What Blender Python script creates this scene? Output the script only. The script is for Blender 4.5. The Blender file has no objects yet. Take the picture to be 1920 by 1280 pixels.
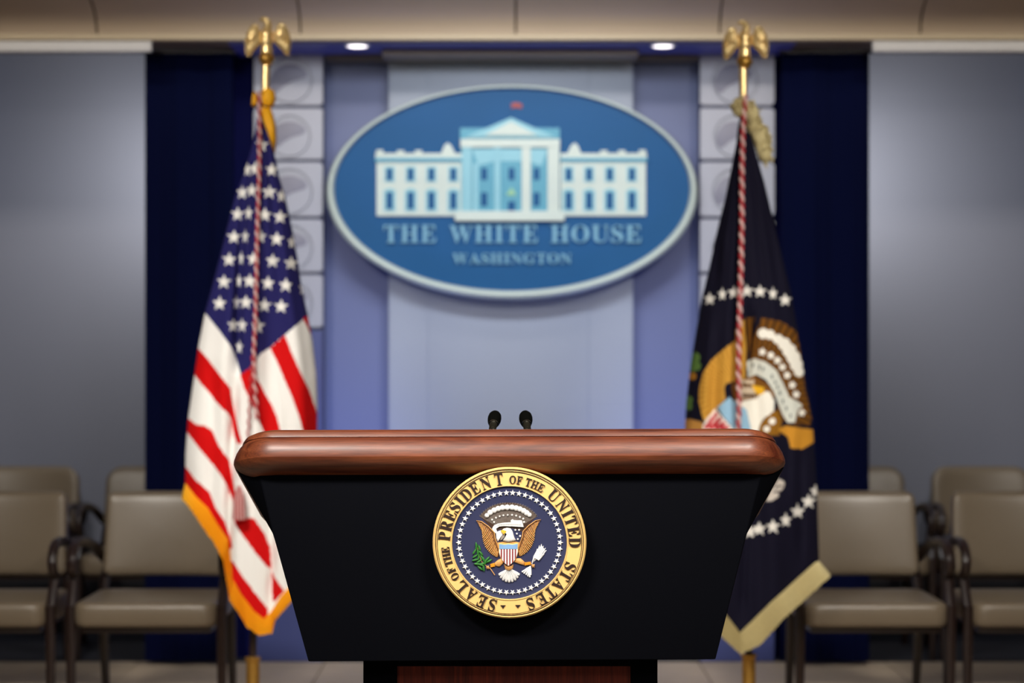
import bpy, bmesh, math, random
import numpy as np
from mathutils import Vector, Matrix
random.seed(7)
SC = bpy.context.scene
COL = SC.collection
PI = math.pi

# ------------------------------------------------------------------ camera, light, exposure
F = 3868.0            # focal length in pixels of the 1920 px frame
EYE = 1.32            # camera height
HOR = 660.0           # horizon row
cd = bpy.data.cameras.new('camera')
cam = bpy.data.objects.new('camera', cd); COL.objects.link(cam)
cd.sensor_width = 36; cd.lens = F / 1920 * 36
cd.shift_y = (HOR - 640) / 1920
cam.location = (0, 0, EYE); cam.rotation_euler = (PI / 2, 0, 0)
cd.dof.use_dof = True; cd.dof.focus_distance = 4.02; cd.dof.aperture_fstop = 3.1
cd.clip_end = 60
SC.camera = cam
vs = SC.view_settings
vs.view_transform = 'Standard'; vs.look = 'None'; vs.gamma = 1; vs.use_curve_mapping = False
vs.exposure = 0.0

w = bpy.data.worlds.new('world'); SC.world = w; w.use_nodes = True
w.node_tree.nodes['Background'].inputs[0].default_value = (0.75, 0.85, 1, 1)
w.node_tree.nodes['Background'].inputs[1].default_value = 0.045

def area(name, loc, target, sx, sy, power, col=(1, 1, 1), spread=180):
    l = bpy.data.lights.new(name, 'AREA'); l.shape = 'RECTANGLE'; l.size = sx; l.size_y = sy
    l.energy = power; l.color = col; l.spread = math.radians(spread)
    o = bpy.data.objects.new(name, l); COL.objects.link(o); o.location = loc
    d = Vector(target) - Vector(loc); o.rotation_euler = d.to_track_quat('-Z', 'Y').to_euler()
    return o
WARM = (1, .94, .86); COOL = (.72, .80, 1.0); BLUE = (.22, .32, 1.0)
area('key_light', (-0.9, 2.25, 2.9), (0, 4.1, 1.05), .8, .4, 22, WARM, 75)
area('key_light', (1.0, 2.25, 2.9), (0, 4.1, 1.05), .8, .4, 18, WARM, 75)
area('stage_light', (-1.6, 4.6, 2.85), (-1.25, 7.0, 1.0), .5, .3, 17, WARM, 80)
area('stage_light', (1.6, 4.6, 2.85), (1.25, 7.0, 1.0), .5, .3, 17, WARM, 80)
area('front_fill', (0, .3, 2.5), (0, 7, 1.9), 2.2, .5, 9, WARM, 120)  # added fill from the camera side, gives the brass frontal highlights
area('wall_wash', (0, 6.9, 2.88), (0, 8.9, 1.4), 1.6, .3, 13, (.94, .97, 1), 90)
area('cove_light', (0, 7.75, 2.9), (0, 8.47, 2.62), 6.5, .08, 14, (1, .90, .76), 100)
area('alcove_light', (-1.38, 9.15, 2.15), (-2.1, 9.72, 2.0), .25, .6, 9, (1, .97, .9), 160)
area('alcove_light', (1.38, 9.15, 2.15), (2.1, 9.72, 2.0), .25, .6, 9, (1, .97, .9), 160)
area('alcove_fill', (-3.2, 8.9, 2.6), (-2.4, 9.7, 1.2), .5, .4, 1.6, (.4, .58, 1))
area('alcove_fill', (3.2, 8.9, 2.6), (2.4, 9.7, 1.2), .5, .4, 1.6, (.4, .58, 1))
area('floor_uplight', (-.70, 8.45, .10), (-.70, 8.95, 1.3), .3, .08, 2.0, BLUE, 80)
area('floor_uplight', (.70, 8.45, .10), (.70, 8.95, 1.3), .3, .08, 2.0, BLUE, 80)

# ------------------------------------------------------------------ helpers
def W(px, py, d):
    s = F / d
    return Vector(((px - 960) / s, d, EYE + (HOR - py) / s))

def lin(c):
    return tuple(((v / 255) / 12.92 if v / 255 <= .04045 else ((v / 255 + .055) / 1.055) ** 2.4) for v in c)

_M = {}
def mat(name, rgb, rough=.6, metal=0., bump=0., bscale=60., vary=.06, emit=0., attr=False, coat=0., stretch=(1, 1, 1), spec=.5, sheen=0.):
    if name in _M: return _M[name]
    m = bpy.data.materials.new(name); m.use_nodes = True; _M[name] = m
    nt = m.node_tree; b = nt.nodes['Principled BSDF']
    b.inputs['Roughness'].default_value = rough; b.inputs['Metallic'].default_value = metal
    b.inputs['Specular IOR Level'].default_value = spec
    b.inputs['Coat Weight'].default_value = coat; b.inputs['Coat Roughness'].default_value = .15
    b.inputs['Sheen Weight'].default_value = sheen
    tc = nt.nodes.new('ShaderNodeTexCoord'); mp = nt.nodes.new('ShaderNodeMapping')
    mp.inputs['Scale'].default_value = stretch
    nz = nt.nodes.new('ShaderNodeTexNoise'); nz.inputs['Scale'].default_value = bscale; nz.inputs['Detail'].default_value = 4
    nt.links.new(tc.outputs['Object'], mp.inputs[0]); nt.links.new(mp.outputs[0], nz.inputs['Vector'])
    mx = nt.nodes.new('ShaderNodeMix'); mx.data_type = 'RGBA'; mx.blend_type = 'MULTIPLY'
    mx.inputs['Factor'].default_value = 1.
    rp = nt.nodes.new('ShaderNodeMapRange'); rp.inputs['To Min'].default_value = 1 - vary; rp.inputs['To Max'].default_value = 1 + vary
    nt.links.new(nz.outputs['Fac'], rp.inputs[0])
    if attr:
        at = nt.nodes.new('ShaderNodeAttribute'); at.attribute_name = 'print'
        nt.links.new(at.outputs['Color'], mx.inputs['A'])
    else:
        mx.inputs['A'].default_value = (*lin(rgb), 1)
    nt.links.new(rp.outputs[0], mx.inputs['B']); nt.links.new(mx.outputs['Result'], b.inputs['Base Color'])
    if bump:
        bp = nt.nodes.new('ShaderNodeBump'); bp.inputs['Strength'].default_value = bump; bp.inputs['Distance'].default_value = .002
        nt.links.new(nz.outputs['Fac'], bp.inputs['Height']); nt.links.new(bp.outputs[0], b.inputs['Normal'])
    if emit:
        b.inputs['Emission Color'].default_value = (*lin(rgb), 1); b.inputs['Emission Strength'].default_value = emit
    return m

def wood(name, dark, light, axis='X', rough=.28, coat=.35, fine=1.):
    m = bpy.data.materials.new(name); m.use_nodes = True
    nt = m.node_tree; b = nt.nodes['Principled BSDF']
    b.inputs['Roughness'].default_value = rough; b.inputs['Coat Weight'].default_value = coat; b.inputs['Coat Roughness'].default_value = .22
    tc = nt.nodes.new('ShaderNodeTexCoord'); mp = nt.nodes.new('ShaderNodeMapping')
    mp.inputs['Scale'].default_value = (1.3, 14, 16) if axis == 'X' else (34, 14, 1.2)
    nz = nt.nodes.new('ShaderNodeTexNoise'); nz.inputs['Scale'].default_value = 2.6 * fine; nz.inputs['Detail'].default_value = 7; nz.inputs['Distortion'].default_value = 1.1
    mp2 = nt.nodes.new('ShaderNodeMapping'); mp2.inputs['Scale'].default_value = (8, 150, 150) if axis == 'X' else (220, 150, 6)
    n2 = nt.nodes.new('ShaderNodeTexNoise'); n2.inputs['Scale'].default_value = 3; n2.inputs['Detail'].default_value = 4
    nt.links.new(tc.outputs['Object'], mp.inputs[0]); nt.links.new(mp.outputs[0], nz.inputs['Vector'])
    nt.links.new(tc.outputs['Object'], mp2.inputs[0]); nt.links.new(mp2.outputs[0], n2.inputs['Vector'])
    cr = nt.nodes.new('ShaderNodeValToRGB'); cr.color_ramp.elements[0].position = .32; cr.color_ramp.elements[1].position = .68
    cr.color_ramp.elements[0].color = (*lin(dark), 1); cr.color_ramp.elements[1].color = (*lin(light), 1)
    nt.links.new(nz.outputs['Fac'], cr.inputs[0])
    mx = nt.nodes.new('ShaderNodeMix'); mx.data_type = 'RGBA'; mx.blend_type = 'MULTIPLY'; mx.inputs['Factor'].default_value = 1
    rp = nt.nodes.new('ShaderNodeMapRange'); rp.inputs['From Min'].default_value = .35; rp.inputs['From Max'].default_value = .6
    rp.inputs['To Min'].default_value = .72; rp.inputs['To Max'].default_value = 1.08
    nt.links.new(n2.outputs['Fac'], rp.inputs[0]); nt.links.new(cr.outputs[0], mx.inputs['A']); nt.links.new(rp.outputs[0], mx.inputs['B'])
    nt.links.new(mx.outputs['Result'], b.inputs['Base Color'])
    bp = nt.nodes.new('ShaderNodeBump'); bp.inputs['Strength'].default_value = .08; bp.inputs['Distance'].default_value = .001
    nt.links.new(n2.outputs['Fac'], bp.inputs['Height']); nt.links.new(bp.outputs[0], b.inputs['Normal'])
    return m

class MB:
    def __init__(s): s.v = []; s.f = []; s.mi = []; s.cur = 0
    def add(s, vs, fs):
        n = len(s.v); s.v += [tuple(p) for p in vs]
        s.f += [tuple(i + n for i in f) for f in fs]; s.mi += [s.cur] * len(fs)
    def box(s, a, b):
        (x0, y0, z0), (x1, y1, z1) = [min(p, q) for p, q in zip(a, b)], [max(p, q) for p, q in zip(a, b)]
        s.add([(x0, y0, z0), (x1, y0, z0), (x1, y1, z0), (x0, y1, z0), (x0, y0, z1), (x1, y0, z1), (x1, y1, z1), (x0, y1, z1)],
              [(0, 3, 2, 1), (4, 5, 6, 7), (0, 1, 5, 4), (1, 2, 6, 5), (2, 3, 7, 6), (3, 0, 4, 7)])
    def lathe(s, prof, c=(0, 0, 0), n=32, axis='Z', sx=1, sy=1):
        vs = []
        for r, h in prof:
            for k in range(n):
                a = 2 * PI * k / n; p = (r * math.cos(a) * sx, r * math.sin(a) * sy, h)
                if axis == 'Y': p = (p[0], -h, p[1])
                vs.append((p[0] + c[0], p[1] + c[1], p[2] + c[2]))
        m = len(prof); fs = [(i * n + k, i * n + (k + 1) % n, (i + 1) * n + (k + 1) % n, (i + 1) * n + k) for i in range(m - 1) for k in range(n)]
        fs += [tuple(range(n - 1, -1, -1)), tuple((m - 1) * n + k for k in range(n))]
        s.add(vs, fs)
    def tube(s, pts, rad, n=10, flat=1.):
        pts = [Vector(p) for p in pts]; m = len(pts)
        if not hasattr(rad, '__len__'): rad = [rad] * m
        vs = []; ref = Vector((0, 0, 1)); 
        t0 = (pts[1] - pts[0]).normalized()
        if abs(t0.dot(ref)) > .95: ref = Vector((1, 0, 0))
        u = t0.cross(ref).normalized()
        for i in range(m):
            t = (pts[min(i + 1, m - 1)] - pts[max(i - 1, 0)]).normalized()
            u = (u - t * u.dot(t)).normalized(); v = t.cross(u)
            for k in range(n):
                a = 2 * PI * k / n; vs.append(pts[i] + u * (math.cos(a) * rad[i]) + v * (math.sin(a) * rad[i] * flat))
        fs = [(i * n + k, i * n + (k + 1) % n, (i + 1) * n + (k + 1) % n, (i + 1) * n + k) for i in range(m - 1) for k in range(n)]
        fs += [tuple(range(n - 1, -1, -1)), tuple((m - 1) * n + k for k in range(n))]
        s.add(vs, fs)
    def relief(s, poly, y0, h, inset=.18, flatback=True):
        """raised pillow over an outline in x,z; base plane y0, rising h towards -y"""
        P = [Vector((x, z)) for x, z in poly]
        ar = sum(P[i].x * P[(i + 1) % len(P)].y - P[(i + 1) % len(P)].x * P[i].y for i in range(len(P)))
        if ar < 0: P.reverse()
        n = len(P); ins = []
        c = sum(P, Vector((0, 0))) / n
        for p in P: ins.append(p.lerp(c, inset))
        mid = [p.lerp(c, inset * .25) for p in P]
        vs = [(p.x, y0, p.y) for p in P] + [(p.x, y0 - h * .7, p.y) for p in mid] + [(p.x, y0 - h, p.y) for p in ins]
        fs = []
        for r in range(2):
            for i in range(n): j = (i + 1) % n; fs.append((r * n + i, r * n + j, (r + 1) * n + j, (r + 1) * n + i))
        fs.append(tuple(2 * n + i for i in range(n)))
        if flatback: fs.append(tuple(n - 1 - i for i in range(n)))
        s.add(vs, fs)
    def build(s, name, m, parent=None, smooth=False, bevel=0., auto=None):
        me = bpy.data.meshes.new(name); me.from_pydata(s.v, [], s.f)
        ms = m if isinstance(m, (list, tuple)) else [m]
        for q in ms: me.materials.append(q)
        if len(ms) > 1: me.polygons.foreach_set('material_index', s.mi)
        bm = bmesh.new(); bm.from_mesh(me)
        bmesh.ops.recalc_face_normals(bm, faces=bm.faces)
        if bevel:
            bmesh.ops.bevel(bm, geom=[e for e in bm.edges if e.is_manifold and e.calc_face_angle(0) > .5], offset=bevel, segments=3, profile=.5, affect='EDGES')
        bm.to_mesh(me); bm.free()
        if smooth or bevel:
            me.polygons.foreach_set('use_smooth', [True] * len(me.polygons))
            if auto is None: auto = 40
            me.set_sharp_from_angle(angle=math.radians(auto))
        me.update()
        o = bpy.data.objects.new(name, me); COL.objects.link(o)
        if parent is not None:
            o.parent = parent; o.matrix_parent_inverse = inv_world(parent)
        return o
def inv_world(p):
    M = Matrix.Identity(4); q = p
    while q is not None:
        M = q.matrix_basis @ M
        if q.parent is not None: M = q.matrix_parent_inverse @ M
        q = q.parent
    return M.inverted()
def thing(name, loc, label, cat, group=None):
    o = bpy.data.objects.new(name, None); COL.objects.link(o); o.location = loc; o.empty_display_size = .1
    return tag(o, label, cat, group)
def tag(o, label, cat, group=None):
    o['label'] = label; o['category'] = cat
    if group: o['group'] = group
    return o
def struct(o, label=None):
    o['kind'] = 'structure'
    if label: o['label'] = label
    return o
def part(o, label): o['label'] = label; return o
def copy_tree(o, parent=None):
    c = o.copy(); COL.objects.link(c)
    if parent: c.parent = parent
    for ch in list(o.children): copy_tree(ch, c)
    return c
def interp(pts, ts):
    """points along a polyline given by its own arc length, smoothed"""
    P = np.array(pts, float); d = np.r_[0, np.cumsum(np.hypot(*np.diff(P, axis=0).T))]; d /= d[-1]
    return np.stack([np.interp(ts, d, P[:, 0]), np.interp(ts, d, P[:, 1])], -1)
def inpoly(X, Y, poly):
    P = np.array(poly, float); inside = np.zeros(X.shape, bool)
    bb = (X >= P[:, 0].min()) & (X <= P[:, 0].max()) & (Y >= P[:, 1].min()) & (Y <= P[:, 1].max())
    x = X[bb]; y = Y[bb]; r = np.zeros(x.shape, bool)
    j = len(P) - 1
    for i in range(len(P)):
        xi, yi = P[i]; xj, yj = P[j]
        c = ((yi > y) != (yj > y))
        r ^= c & (x < (xj - xi) * (y - yi) / ((yj - yi) or 1e-9) + xi)
        j = i
    inside[bb] = r
    return inside
def star(cx, cy, r, sx=1., rot=0., k=.42):
    return [(cx + sx * r * (1 if i % 2 == 0 else k) * math.sin(PI * i / 5 + rot), cy - r * (1 if i % 2 == 0 else k) * math.cos(PI * i / 5 + rot)) for i in range(10)]

_G = {}
def serif(ch):
    """serif capital as (verts, faces) with extrusion; cap height 1, left edge 0"""
    if ch in _G: return _G[ch]
    cu = bpy.data.curves.new('glyph', 'FONT'); cu.body = chr(0x1D400 + ord(ch) - 65); cu.extrude = .06; cu.resolution_u = 4
    o = bpy.data.objects.new('glyph', cu); COL.objects.link(o)
    me = bpy.data.meshes.new_from_object(o.evaluated_get(bpy.context.evaluated_depsgraph_get()))
    v = np.array([p.co[:] for p in me.vertices]); fs = [tuple(p.vertices) for p in me.polygons]
    bpy.data.objects.remove(o); bpy.data.curves.remove(cu); bpy.data.meshes.remove(me)
    cap = .677 if ch in 'OSUG' else v[:, 1].max() - v[:, 1].min()
    x0 = v[:, 0].min(); v[:, 0] -= x0; v /= cap if cap > 0 else 1
    if ch in 'OSUG': v[:, 1] = (v[:, 1] - v[:, 1].min()) / (v[:, 1].max() - v[:, 1].min())
    _G[ch] = (v, fs, v[:, 0].max()); return _G[ch]
def letter(ch, cx, cz, y, h, sx, ang, m, parent, thick):
    v, fs, wd = serif(ch)
    X = (v[:, 0] - wd / 2) * h * sx; Z = (v[:, 1] - .5) * h; D = v[:, 2] / max(1e-6, abs(v[:, 2]).max()) * thick / 2
    c, s_ = math.cos(ang), math.sin(ang)
    mb = MB(); mb.add([(cx + x * c + z * s_, y - thick / 2 - d, cz - x * s_ + z * c) for x, z, d in zip(X, Z, D)], fs)
    return mb.build('letter', m, parent)

# ------------------------------------------------------------------ materials
m_floor = mat('beige_stone', (186, 168, 146), .55, bump=.1, bscale=14, vary=.12)
m_grout = mat('grout', (80, 70, 62), .9)
m_navyfloor = mat('navy_carpet', (22, 24, 38), .95, bump=.5, bscale=300)
m_ceil = mat('ceiling_paint', (205, 195, 180), .8)
m_cove = mat('cornice_panel', (184, 166, 146), .5, vary=.05, bscale=3)
m_trim = mat('cornice_moulding', (178, 163, 138), .45)
m_soffit = mat('soffit_navy', (74, 74, 150), .5)
m_soffit_l = mat('soffit_grey', (176, 176, 180), .4)
m_taupe = mat('header_taupe', (118, 108, 102), .5)
m_alcove = mat('alcove_grey', (116, 120, 136), .5, vary=.03, bscale=2, bump=.03)
m_wallblue = mat('recess_lavender', (98, 109, 152), .5, vary=.03, bscale=3)
m_royal = mat('recess_royal', (6, 12, 74), .8, spec=.15)
m_panel = mat('centre_panel', (148, 158, 178), .5, vary=.03, bscale=3)
m_tile = mat('column_tile', (160, 164, 180), .42, vary=.03, bscale=8)
m_joint = mat('tile_joint', (84, 88, 116), .8)
m_cjoint = mat('cornice_joint', (112, 94, 74), .8)
m_tile_shade = mat('tile_shade', (122, 123, 142), .5, vary=.06, bscale=30)
m_lower = mat('column_lower', (62, 72, 128), .6, vary=.04, bscale=6)
m_curtain = mat('navy_curtain', (1, 6, 40), .95, bump=.3, bscale=200, vary=.1, spec=.1)
m_brass = mat('polished_brass', (255, 222, 156), .26, .7, bump=.03, bscale=60, vary=.08)
m_brass_d = mat('aged_brass', (200, 152, 72), .35, .85, vary=.15, bscale=60)
m_black = mat('lectern_black', (9, 10, 15), .75, bump=.05, bscale=400, vary=.08, spec=.03)
m_pole = mat('dark_wood_pole', (38, 22, 14), .4)
m_mahog = wood('mahogany', (80, 30, 14), (134, 70, 40), rough=.42, coat=.12)
m_redwood = wood('red_panel_wood', (84, 26, 12), (134, 48, 24), 'Z', rough=.4, coat=.1)
m_chairwood = mat('chair_wood', (26, 10, 7), .4, vary=.2, bscale=20, stretch=(1, 1, .1), coat=.15)
m_leather = mat('taupe_leather', (104, 92, 76), .38, bump=.12, bscale=90, vary=.06)
m_gold = mat('seal_gold', (248, 204, 126), .45, 0., vary=.03, bscale=20)
m_gold_b = mat('seal_gold_bright', (255, 226, 150), .25, .75, vary=.03)
m_ink = mat('seal_letter', (44, 26, 20), .5)
m_sealblue = mat('seal_blue', (50, 54, 86), .4, vary=.08, bscale=40)
m_white = mat('seal_white', (238, 238, 236), .45, vary=.03)
m_plate = mat('wing_plate', (124, 78, 40), .6)
m_brown = mat('eagle_brown', (214, 158, 92), .4, 0., vary=.15, bscale=400)
m_dbrown = mat('eagle_dark', (58, 34, 18), .6)
m_green = mat('olive_green', (46, 116, 42), .45, vary=.25, bscale=200)
m_orange = mat('leg_orange', (228, 150, 36), .4)
m_yellow = mat('beak_yellow', (240, 190, 60), .4)
m_red = mat('shield_red', (140, 48, 48), .5)
m_sky = mat('shield_blue', (132, 176, 222), .5)
m_grey = mat('ray_grey', (150, 142, 134), .5)
m_foam = mat('mic_foam', (8, 9, 7), .95, bump=.5, bscale=900, vary=.3, spec=.03)
m_micmetal = mat('mic_metal', (44, 42, 34), .35, .6)
m_chrome = mat('mic_ring', (220, 220, 215), .15, 1.)
m_signblue = mat('sign_blue', (16, 80, 134), .5, vary=.06, bscale=5, spec=.2)
m_signrim = mat('sign_rim', (172, 186, 184), .4, .1, vary=.05)
m_signwhite = mat('sign_white', (192, 206, 203), .5)
m_signteal = mat('sign_teal', (78, 152, 180), .5)
m_signmid = mat('sign_mid', (130, 186, 204), .5)
m_signtext = mat('sign_text', (108, 162, 190), .45)
m_cloth = mat('flag_cloth', (255, 255, 255), .82, bump=.1, bscale=900, vary=.03, attr=True, spec=.15)
m_fr_gold = mat('gold_fringe', (244, 174, 6), .7, bump=.4, bscale=300, vary=.12)
m_fr_cream = mat('cream_fringe', (196, 182, 134), .8, bump=.6, bscale=200, vary=.25)
m_cred = mat('cord_red', (166, 32, 42), .6)
m_cwhite = mat('cord_white', (214, 176, 172), .6)
m_lamp = mat('downlight_lens', (255, 246, 250), .4, emit=3.2)

# ------------------------------------------------------------------ setting
# floor : slab plus stone tiles near the back wall
mb = MB(); mb.box((-4, -1, -.1), (4, 10, -.012)); floor = struct(mb.build('floor', m_grout))
mb = MB(); mb.box((-4, 8.80, -.012), (4, 9.7, 0)); c = mb.build('carpet_strip', m_navyfloor, floor); part(c, 'dark navy floor behind the chairs')
tw = .797; rows = [(8.57, 8.797), (8.0, 8.565), (7.2, 7.995), (6.4, 7.195), (5.6, 6.395), (4.8, 5.595), (4.0, 4.795), (3.2, 3.995), (2.4, 3.195), (1.6, 2.395), (.8, 1.595), (-.8, .795)]
for r0, r1 in rows:
    for i in range(-5, 5):
        x0 = max(-4, i * tw); x1 = min(4, (i + 1) * tw)
        if x1 - x0 < .02: continue
        mb = MB(); mb.box((x0 + .003, r0, -.012), (x1 - .003, r1, random.uniform(-.0006, .0006))); mb.build('tile', m_floor, floor)

mb = MB(); mb.box((-4, -1, 2.95), (4, 8.2, 3.05)); mb.box((-4, 8.85, 3.0), (4, 9.75, 3.05)); struct(mb.build('ceiling', m_ceil))
for nm, x in (('wall_left', -4.05), ('wall_right', 4.05)):
    mb = MB(); mb.box((x - .05, -1, 0), (x + .05, 9.8, 3.05)); struct(mb.build(nm, m_alcove))
# cornice beam with separate panels
beam = MB()
prof = [(8.49, 2.60), (8.49, 2.68), (8.42, 2.76), (8.27, 2.80), (8.0, 2.825), (8.0, 2.95), (8.85, 2.95), (8.85, 2.60)]
beam.add([(x, y, z) for x in (-4, 4) for y, z in prof], [tuple(range(7, -1, -1)), tuple(range(8, 16))] + [(i, (i + 1) % 8, 8 + (i + 1) % 8, 8 + i) for i in range(8)])
beam = struct(beam.build('trim_1', m_cjoint))
cut = [-4, -3.357, -2.53, -1.704, -.869, .0153, .852, 1.675, 2.50, 3.33, 4]
pp = [(8.468, 2.627), (8.462, 2.655), (8.445, 2.685), (8.41, 2.715), (8.36, 2.74), (8.27, 2.768), (8.15, 2.79), (7.99, 2.805)]
for a, b in zip(cut[:-1], cut[1:]):
    mb = MB(); n = len(pp)
    vs = [(x, y + o, z) for x in (a + .0045, b - .0045) for o in (0, .02) for y, z in pp]
    fs = []
    for i in range(n - 1):
        fs += [(i, i + 1, 2 * n + i + 1, 2 * n + i), (n + i, n + i + 1, 3 * n + i + 1, 3 * n + i), (i, i + 1, n + i + 1, n + i), (2 * n + i, 2 * n + i + 1, 3 * n + i + 1, 3 * n + i)]
    fs += [(0, n, 3 * n, 2 * n), (n - 1, 2 * n - 1, 4 * n - 1, 3 * n - 1)]
    mb.add(vs, fs); mb.build('panel', m_cove, beam, smooth=True)
mb = MB(); mb.box((-4, 8.452, 2.598), (4, 8.50, 2.625)); mb.build('moulding', m_trim, beam, bevel=.006)
mb = MB(); mb.box((-1.17, 8.50, 2.590), (1.17, 8.95, 2.60)); part(mb.build('soffit_board', m_soffit, beam), 'navy blue soffit over the centre bay')
for s in (-1, 1):
    mb = MB(); mb.box((s * 1.481, 8.466, 2.553), (s * 4, 8.50, 2.60)); part(mb.build('valance', m_soffit_l, beam, bevel=.003), 'pale grey valance over the side bay')
# back walls
mb = MB(); mb.box((-1.20, 8.96, 0), (1.20, 9.05, 2.6)); struct(mb.build('wall_back', m_wallblue))
for s, nm in ((-1, 'left'), (1, 'right')):
    mb = MB(); mb.box((s * 1.10, 8.92, 0), (s * 1.30, 8.959, 2.60)); struct(mb.build('wall_recess_' + nm, m_royal))
    mb = MB(); mb.box((s * 1.15, 9.72, 0), (s * 4, 9.78, 3.0)); struct(mb.build('wall_alcove_' + nm, m_alcove))
    mb = MB(); mb.box((s * 1.20, 8.86, 0), (s * 1.30, 9.72, 3.0)); struct(mb.build('wall_return_' + nm, m_royal))
    # narrow header of the lavender strip
    mb = MB(); mb.box((s * .535, 8.82, 2.572), (s * .80, 8.96, 2.592)); struct(mb.build('trim_%d' % (2 if s < 0 else 3), m_taupe))
mb = MB(); mb.box((-.531, 8.87, 0), (.521, 8.96, 2.58)); wp = struct(mb.build('wall_panel', m_panel, bevel=.004))
mb = MB(); mb.box((-.362, 8.864, .02), (.33, 8.871, 2.575)); mb.build('raised_field', m_panel, wp, bevel=.002)
mb = MB(); mb.box((-.545, 8.64, 2.562), (.53, 8.90, 2.589)); struct(mb.build('trim_4', m_taupe, bevel=.004))

for q, nm in ((-1, 'left'), (1, 'right')):
    mb = MB(); mb.box((q * 1.30, 9.69, 0), (q * 4, 9.72, .42)); struct(mb.build('baseboard_' + nm, mat('baseboard_navy', (12, 13, 24), .7), bevel=.004))
# tiled columns with flat tiles, dish shade set on as a darker plate
def dish_tile(x0, x1, z0, z1, y, cxz, R, parent):
    N = 64; cx, cz = cxz
    prof = [(0., 0), (.4, 0), (.94, 0), (.945, .014), (.995, .014), (1.0, 0)]
    vs = []
    for q, dep in prof[1:]:
        for k in range(N):
            a = 2 * PI * k / N
            vs.append((cx + R * q * math.cos(a), y + dep, cz + R * q * math.sin(a)))
    fs = [(i * N + k, (i + 1) * N + k, (i + 1) * N + (k + 1) % N, i * N + (k + 1) % N) for i in range(len(prof) - 2) for k in range(N)]
    fs.append(tuple(range(N)))
    base = len(vs)
    for dep in (0, .02):
        for k in range(N):
            a = 2 * PI * k / N; c, s_ = math.cos(a), math.sin(a)
            t = min(((x1 - cx) / c if c > 1e-6 else 1e9), ((x0 - cx) / c if c < -1e-6 else 1e9), ((z1 - cz) / s_ if s_ > 1e-6 else 1e9), ((z0 - cz) / s_ if s_ < -1e-6 else 1e9))
            vs.append((cx + t * c, y + dep, cz + t * s_))
    L = (len(prof) - 2) * N
    fs += [(L + k, base + k, base + (k + 1) % N, L + (k + 1) % N) for k in range(N)]
    fs += [(base + k, base + N + k, base + N + (k + 1) % N, base + (k + 1) % N) for k in range(N)]
    # true corners
    mb = MB(); mb.add(vs, fs)
    tl = mb.build('tile', m_tile, parent, smooth=True, auto=30)
    kid = [(-39, 0), (-37, 14), (-31, 24), (-23, 21), (-12, 11), (4, 2), (20, -3), (31, -7), (33, -14), (27, -23), (12, -30), (-6, -31), (-21, -27), (-32, -17)]  # outline of the shadow inside the dish, put on as a darker grey plate
    mb = MB(); mb.relief([(cx + u * R / 43, cz - v * R / 43) for u, v in kid], y + .001, .0035, .05); mb.build('dish_shade', m_tile_shade, tl, smooth=True, auto=30)
    return tl
for s, nm, xa, xb in ((-1, 'left', 476, 605), (1, 'right', 1313, 1452)):
    D = 8.80; sc = F / D
    X0, X1 = (xa - 960) / sc, (xb - 960) / sc
    mb = MB(); mb.box((X0 + .003, D + .02, 0), (X1 - .003, 8.96, EYE + (HOR - 94) / sc)); colo = struct(mb.build('wall_column_' + nm, m_joint))
    tops = [95, 203, 304, 411] + [515 + 104 * i for i in range(8)]
    for i, t in enumerate(tops):
        if t > 520: break
        bt = (tops[i + 1] if i + 1 < len(tops) else 1240) - 6
        z1 = EYE + (HOR - t) / sc; z0 = max(0.0, EYE + (HOR - bt) / sc)
        if z1 - z0 < .03: continue
        cc = ((X0 + X1) / 2 + (.006 if s < 0 else -.01), (z0 + z1) / 2 - .012)
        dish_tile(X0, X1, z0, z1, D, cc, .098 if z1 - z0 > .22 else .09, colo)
    zq = EYE + (HOR - 619) / sc
    mb = MB(); mb.box((X0, D, 0), (X1, D + .02, zq)); mb.build('lower_panel', m_lower, colo, bevel=.003)

# ------------------------------------------------------------------ curtains
for s, nm, xa, xb in ((-1, 'striped', 272, 436), (1, 'dark blue', 1466, 1630)):
    D = 8.69; sc = F / D; X0, X1 = (xa - 960) / sc, (xb - 960) / sc
    n = 90; vs = []; zs = [0.02, .6, 1.3, 2.0, 2.585]
    for off in (0, .012):
        for z in zs:
            for i in range(n + 1):
                t = i / n; a = .009 * math.sin(t * 2 * PI * 2.0 + .4 * s) + .0015 * math.sin(t * 2 * PI * 7 + z * .6)
                vs.append((X0 + (X1 - X0) * t, D + off + a * (1.15 - .1 * z), z))
    m = n + 1; q = len(zs) * m; fs = []
    for k in range(len(zs) - 1):
        for i in range(n):
            a = k * m + i; fs += [(a, a + 1, a + m + 1, a + m), (q + a, q + a + 1, q + a + m + 1, q + a + m)]
    for i in range(n):
        fs += [(i, i + 1, q + i + 1, q + i), (q - m + i, q - m + i + 1, 2 * q - m + i + 1, 2 * q - m + i)]
    for k in range(len(zs) - 1):
        for e in (0, n): a = k * m + e; fs.append((a, a + m, q + a + m, q + a))
    r = thing('curtain', ((X0 + X1) / 2, D, 0), 'tall navy blue curtain hanging behind the %s flag' % ('striped starry' if s < 0 else 'dark blue eagle'), 'curtain', 'navy curtains flanking the centre bay')
    mb = MB(); mb.add(vs, fs); mb.build('drape', m_curtain, r, smooth=True, auto=60)
    mb = MB(); mb.box((X0 - .01, D - .01, 2.578), (X1 + .01, D + .035, 2.588)); mb.build('track', m_pole, r)

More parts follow.
